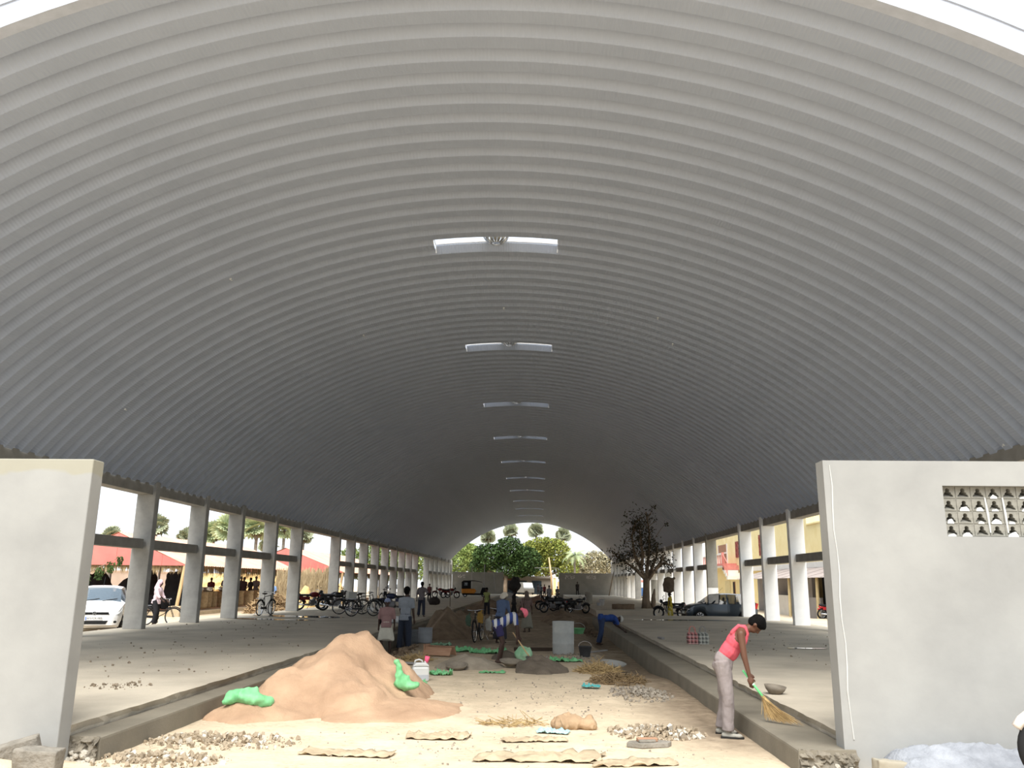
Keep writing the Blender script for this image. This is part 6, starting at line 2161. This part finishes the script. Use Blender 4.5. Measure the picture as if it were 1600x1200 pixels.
# upright green bag draped at the jerrycan
m = MB().ball((0, 0, .12), (.13, .10, .12)).cone((-.05, 0, .2), (-.10, 0, .42), .07, .03).ball((.12, -.02, .07), (.13, .10, .07))
o = m.build('green_bag', green_m, None, (-2.1, 13.5, .22), (0, 0, .2))
fuse(o, .018, 3, (.05, 9))
tag(o, 'bright green plastic bag on the right flank of the sand pile', 'bag')
soft_bag('filled_sack', 'filled green and white sack in front of the drum', (-.36, 21.4, gz(-.36, 21.4) - .01), (.22, .20, .17), mat('green_white_weave', C8(110, 170, 124), col2=C8(178, 206, 178), scale=3, rough=.6), 5, amp=.06, top=False, cat='sack')
# jerrycan
def jerrycan():
    t = thing('jerrycan', 'cloudy white plastic jerrycan with a pink cup on its neck', 'jerrycan', (-2.27, 16.75, gz(-2.3, 16.7)), rad(12))
    jm = mat('cloudy_plastic', C8(205, 206, 204), rough=.35, var=.04, sub=.0)
    m = MB()
    m.b2((-.16, -.10, 0), (.16, .10, .27))
    MB_ = m.build('body', jm, t, bevel=.035)
    MB().prism([(-.16, .27), (.16, .27), (.14, .31), (.08, .34), (-.10, .34)], .19, Matrix.Translation((0, .095, 0)) @ rotm(PI / 2, 0, 0)).build('shoulder', jm, t, bevel=.02)
    MB().tube([(-.12, 0, .32), (-.11, 0, .375), (-.04, 0, .395), (.02, 0, .375), (.03, 0, .335)], .016, 8).build('handle', jm, t, smooth=True)
    MB().tube([(.09, 0, .32), (.10, 0, .36)], .035, 12).build('neck', jm, t)
    MB().lathe([(.034, 0), (.05, .12), (.046, .12), (.032, .008), (.0, .008)], 16, Matrix.Translation((.10, 0, .335)) @ rotm(0, .2, 0)).build('pink_cup', flat('pink_plastic', C8(236, 96, 132), rough=.4), t, smooth=True)
    MB().b2((-.155, -.101, .01), (.155, .101, .15)).build('water_level', mat('grey_water', C8(176, 180, 186), rough=.4, var=.03), t, bevel=.03)
jerrycan()
# drum and pails
def drum(name, label, loc, r, h, mt, ribs=(), open_top=True, dirt=None):
    prof = [(r * .93, 0), (r * .97, .02), (r, .06)]
    for z in ribs:
        prof += [(r, z - .02), (r * 1.025, z), (r, z + .02)]
    prof += [(r, h - .05), (r * 1.02, h - .02), (r * 1.0, h), (r * .93, h), (r * .92, h * .3), (.01, h * .3)]
    t = thing(name, label, 'drum', loc)
    MB().lathe(prof, 30).build('body', mt, t, smooth=True)
    MB().torus(r * .985, .013, 30, 6, Matrix.Translation((0, 0, h))).build('rim', mt, t, smooth=True)
    return t
drum_m = mat('grey_blue_drum', C8(158, 161, 160), rough=.7, col2=C8(182, 184, 180), scale=3, bump=.2)
drum('water_drum', 'grey barrel standing in the middle of the passage', (.66, 23.45, gz(.66, 23.45)), .29, .84, drum_m, (.28, .56))
drum('concrete_ring', 'short grey concrete cylinder far back on the right platform', (3.9, 67, SLAB), .28, .85, conc_grey)
drum('water_drum', 'small grey steel drum beside the young man in the trench', (-4.0, 27.9, gz(-4, 27.9)), .24, .5, mat('dull_steel', C8(110, 114, 118), rough=.5, var=.12), (.17, .33))
drum('water_drum', 'pale metal drum leaning by the left trench', (-3.55, 27.0, gz(-3.55, 27.0)), .22, .45, mat('pale_steel', C8(134, 138, 142), rough=.5, var=.12), (.15, .3))
def pail(label, loc, r, h, mt, name='bucket'):
    t = thing(name, label, 'bucket', loc)
    MB().lathe([(r * .72, 0), (r * .74, .01), (r, h), (r * 1.06, h + .005), (r * .96, h - .01), (r * .7, .02), (.005, .02)], 22).build('body', mt, t, smooth=True)
    MB().tube([(r * math.cos(a), 0, h + r * .75 * math.sin(a)) for a in [PI * k / 10 for k in range(11)]], .006, 5).build('bail_handle', chrome, t)
    return t
pail('dark bucket standing right of the barrel', (1.2, 22.6, gz(1.2, 22.6)), .17, .26, mat('dark_bucket', C8(62, 62, 64), var=.2))
pail('light green tub behind the barrel', (1.5, 33.0, gz(1.5, 33)), .26, .2, green_m, 'tub')
pail('white pail far back on the right platform', (4.55, 62, SLAB), .2, .42, flat('white_plastic', C8(196, 200, 204)))
pail('small white pail near the concrete cylinder', (4.25, 61, SLAB), .16, .2, MATS['white_plastic'])
def pan(label, loc, r, rot=(0, 0, 0), mt=None, name='mortar_pan'):
    m = MB().lathe([(.01, .0), (r * .55, .0), (r * .85, .06), (r, .10), (r * 1.04, .10), (r * .87, .045), (r * .55, -.012), (.01, -.012)], 26)
    return tag(m.build(name, mt or mat('iron_pan', C8(120, 112, 100), rough=.6, var=.2, scale=8), None, loc, rot, smooth=True), label, 'pan')
pan('iron mortar pan lying on the ground right of the jerrycan', (-1.78, 18.9, gz(-1.8, 18.9) + .02), .24, (.15, 0, 0))
pan('iron mortar pan filled at the feet of the bending man', (-.62, 19.55, gz(-.6, 19.5) + .06), .26, (.1, .05, 0))
pan('iron pan standing on the right platform behind the broom', (3.36, 12.62, .365), .15, (.06, .1, 0))
pan('grey basin lying right of the dry grass', (1.75, 20.6, gz(1.75, 20.6) + .05), .30, (.12, .1, 0), mat('zinc_basin', C8(150, 150, 146), rough=.45, var=.1))
# shovel of the bending man
def shovel():
    a = BJ['wr0'] + Vector((.02, 0, -.03))
    tip = Vector((-.12, 20.2, gz(-.1, 20.2) + .05))
    t = thing('shovel', 'long-handled shovel held by the bending man', 'shovel', tuple(tip))
    d = (a - tip)
    up_ = d + d.normalized() * .25
    MB().tube([d.normalized() * .22, up_], .016, 8).build('handle', wood_m, t, smooth=True)
    M = Matrix.Translation((0, 0, 0)) @ d.to_track_quat('Y', 'Z').to_matrix().to_4x4()
    m = MB()
    m.grid(lambda u, v: ((u - .5) * .22 * (1 - .35 * v * v), .24 * v, .02 * math.cos((u - .5) * PI) - .03), 6, 6)
    for q in m.v:
        q.xyz = M @ q
    o = m.build('blade', flat('steel_blade', C8(96, 94, 90), rough=.5, metal=.4), t, smooth=True)
    o.modifiers.new('thick', 'SOLIDIFY').thickness = .006
shovel()
# planks, boards and blocks
plank_m = mat('reddish_plank', C8(142, 108, 86), rough=.9, col2=C8(176, 140, 114), scale=6, stretch=(.2, 1, 1))
def plank(label, loc, dim, rot, mt=None, name='plank', cat='plank'):
    m = MB().box((0, 0, 0), dim)
    n = 6
    return tag(m.build(name, mt or plank_m, None, loc, rot, bevel=.008), label, cat)
t = thing('wooden_trough', 'reddish wooden trough of two boards left of the green plastic', 'trough', (-2.55, 22.3, gz(-2.5, 22.3)), rad(-22))
MB().box((0, .13, .14), (.78, .025, .24), r=(.5, 0, 0)).build('board', plank_m, t)
MB().box((0, -.13, .12), (.78, .025, .22), r=(-.5, 0, 0)).build('board', plank_m, t)
MB().box((-.38, 0, .15), (.025, .3, .26)).build('end_board', plank_m, t)
plank('weathered plank leaning on the brown earth heap', (-3.35, 27.75, .52), (.09, 1.6, .03), (.55, 0, -.45), mat('grey_plank', C8(128, 110, 92), rough=.9, var=.15))
plank('pale plank lying right of the bucket', (1.55, 24.2, .02), (.12, .9, .03), (.05, 0, -.9), grey_post)
plank('short pale plank at the edge of the right platform', (3.45, 24.6, SLAB + .03), (.10, .34, .05), (0, 0, .2), grey_post)
plank('flat broken plank beside the grey cement bag', (-2.95, 19.9, .04), (.45, .16, .04), (0, .05, .3), grey_post)
plank('long dark timber lying behind the filled sack', (.1, 24.4, .05), (1.6, .1, .09), (0, 0, .08), mat('dark_timber', C8(66, 54, 44), var=.2))
def block(label, loc, dim, rot, mt, seed, name='concrete_block', cat='block', vox=.015):
    m = MB().box((0, 0, dim[2] / 2), dim)
    o = m.build(name, mt, None, loc, rot)
    fuse(o, vox, 3, (.022, 7))
    return tag(o, label, cat)
cblock = mat('rough_concrete_block', C8(112, 107, 98), rough=.95, col2=C8(142, 136, 126), scale=6, bump=.8, bscale=25)
block('rough concrete block at the bottom left, nearer to the passage', (-4.78, 8.42, .06), (.40, .20, .20), (.05, .04, .06), cblock, 1)
block('rough concrete block at the bottom left, behind and tilted', (-5.08, 8.62, .08), (.40, .17, .22), (.1, -.28, .35), cblock, 2)
block('pale broken brick at the foot of the right step', (3.35, 8.66, .12), (.30, .14, .12), (0, .08, .15), mat('pale_brick', C8(150, 143, 128), rough=.95, var=.1), 3, 'brick', 'brick')
# broken slab piece with smaller bits on it
t = thing('broken_slab', 'broken flat concrete piece left of the sweeper, bits lying on it', 'rubble', (1.28, 10.5, gz(1.28, 10.5)), rad(10))
MB().prism([(-.26, -.02), (-.1, -.12), (.08, -.10), (.22, -.09), (.30, .02), (.2, .10), (-.05, .12), (-.2, .09)], .055).build('piece', cblock, t, bevel=.008)
MB().box((.0, .02, .075), (.24, .09, .04)).build('fragment', plank_m, t, bevel=.008)
MB().box((-.02, -.05, .07), (.2, .05, .03)).build('fragment', cblock, t, bevel=.008)
block('grey stone lying left of the sweeper shoes', (1.78, 10.95, .0), (.12, .07, .05), (0, 0, .4), dirt_chip, 4, 'stone', 'stone', .01)
# brown bundle on the sand
m = MB().ball((0, 0, .09), (.2, .15, .11)).ball((.22, -.02, .07), (.12, .12, .09)).ball((-.14, -.03, .06), (.12, .11, .07))
o = m.build('cloth_bundle', mat('brown_cloth_bundle', C8(142, 118, 92), rough=.95, col2=C8(176, 150, 120), scale=4, bump=.4), None, (.42, 11.65, -.01))
fuse(o, .014, 3, (.06, 8))
tag(o, 'brown sackcloth bundle lying on the near sand', 'bundle')
# checked shopping bags on the right platform
def shopping_bag(label, loc, rz, w, h, base, a, b, handle, handles=True):
    t = thing('shopping_bag', label, 'bag', loc, rz)
    pm = plaid('bag_check_%d' % base[0], base, a, b, 3.4)
    m = MB()
    def ring(z, k):
        return [(w * .5 * k, -.11 * k, z), (w * .5 * k, .11 * k, z), (-w * .5 * k, .11 * k, z), (-w * .5 * k, -.11 * k, z)]
    vs = ring(0, 1.0) + ring(h * .5, 1.06) + ring(h * .85, .92) + [(w * .42, 0.02, h), (w * .40, .03, h), (-w * .40, .03, h), (-w * .42, .02, h)]
    fs = [(3, 2, 1, 0)]
    for r_ in range(3):
        for k in range(4):
            fs.append((r_ * 4 + k, r_ * 4 + (k + 1) % 4, (r_ + 1) * 4 + (k + 1) % 4, (r_ + 1) * 4 + k))
    fs.append((12, 13, 14, 15))
    m.add(vs, fs)
    m.build('body', pm, t, bevel=.012)
    if handles:
        for y in (-.03, .05):
            MB().tube([(-.08, y, h * .92), (-.07, y, h + .09), (-.03, y, h + .14), (.03, y, h + .14), (.07, y, h + .08), (.08, y, h * .92)], .008, 6).build('handle', handle, t)
shopping_bag('red and black checked shopping bag on the right platform', (4.02, 22.8, SLAB), 0, .27, .30, (196, 120, 118), (40, 30, 34), (220, 190, 184), redpaint)
shopping_bag('grey checked shopping bag beside the red one', (4.28, 22.75, SLAB), .1, .26, .30, (150, 152, 144), (70, 72, 70), (206, 206, 196), grey_post)
# puddles left on the platforms
water_m = mat('standing_water', C8(40, 38, 35), rough=.03, var=.1, spec=.6)
def puddle(label, cx, cy, rx, ry, seed, rz=0.0):
    m = MB()
    pts = []
    for k in range(40):
        a = 2 * PI * k / 40
        r = 1 + .35 * nz(math.cos(a) * 2 + seed, math.sin(a) * 2, seed) + .15 * nz(math.cos(a) * 5, math.sin(a) * 5, seed)
        pts.append((rx * r * math.cos(a), ry * r * math.sin(a)))
    m.prism(pts, .004)
    return tag(m.build('puddle', water_m, None, (cx, cy, SLAB + .008), (0, 0, rz)), label, 'puddle')
puddle('long puddle reflecting the red sheds on the left platform', -10.2, 36.6, 2.1, .75, 1, -.3)
puddle('narrow puddle in front of the long one on the left platform', -10.6, 33.6, 1.9, .4, 2, -.25)
puddle('thin puddle on the right platform behind the sweeper', 6.6, 21.6, .5, .2, 3)
puddle('dark wet strip along the near side of the cross passage', 6.3, 37.5, 2.2, .35, 5)
# thin poles
def pole(label, loc, h, r=.03, lean=(0, 0), mt=None, group='thin poles'):
    m = MB().tube([(0, 0, -.05), (lean[0] * .5, lean[1] * .5, h * .5), (lean[0], lean[1], h)], [r, r * .95, r * .85], 7)
    return tag(m.build('pole', mt or bark_m, None, loc, smooth=True), label, 'pole', group)
pole('thin dark pole standing at the end of the left columns', (-5.6, 54.0, SLAB), 2.6, .025)
pole('grey scaffold pole before the far left wall, leftmost', (-9.1, 115.5, SLAB), 3.6, .07, (0, 0), grey_post)
pole('grey scaffold pole before the far left wall, middle', (-7.5, 115.8, SLAB), 3.9, .07, (.1, 0), grey_post)
pole('leaning scaffold pole before the far left wall, right', (-5.9, 115.9, SLAB), 3.2, .06, (-.3, 0), grey_post)
pole('slanting prop at the end of the far right wall', (9.0, 110.5, SLAB), 3.1, .06, (.7, 0), bark_m)
soft_bag('cloth_bundle', 'dark bundle lying far back on the left platform', (-7.1, 58.0, SLAB), (.42, .34, .26), mat('dark_tarp', C8(52, 46, 44), var=.3), 9, cat='bundle', voxel=.04, amp=.05, top=False)
blob_heap('rubble_heap', 'pale heap of rubble sacks along the far left wall', 'rubble', (-3.9, 108, .0), 1.6, .9, .7, mat('pale_rubble', C8(140, 138, 136), var=.25, scale=3), 31)
block('dark brown block of earth in front of the tree on the right platform', (5.2, 53.2, SLAB), (1.3, .6, .3), (0, 0, .1), brown_earth, 6, 'earth_clod', 'earth', .05)
# scattered stones by the front of the left platform and white tile bits
rubble('stones at the foot of the first left-hand column', -13.6, 26.8, .5, .5, 40, .05, .2, stone_mats[0], 41, lambda x, y: gz(x, y), 0)
rubble('earth spill at the foot of the right-hand columns', 11.3, 36.5, .5, .9, 160, .03, .14, brown_earth, 42, lambda x, y: SLAB if x < 10.95 else gz(x, y), .1)
fuse_all()
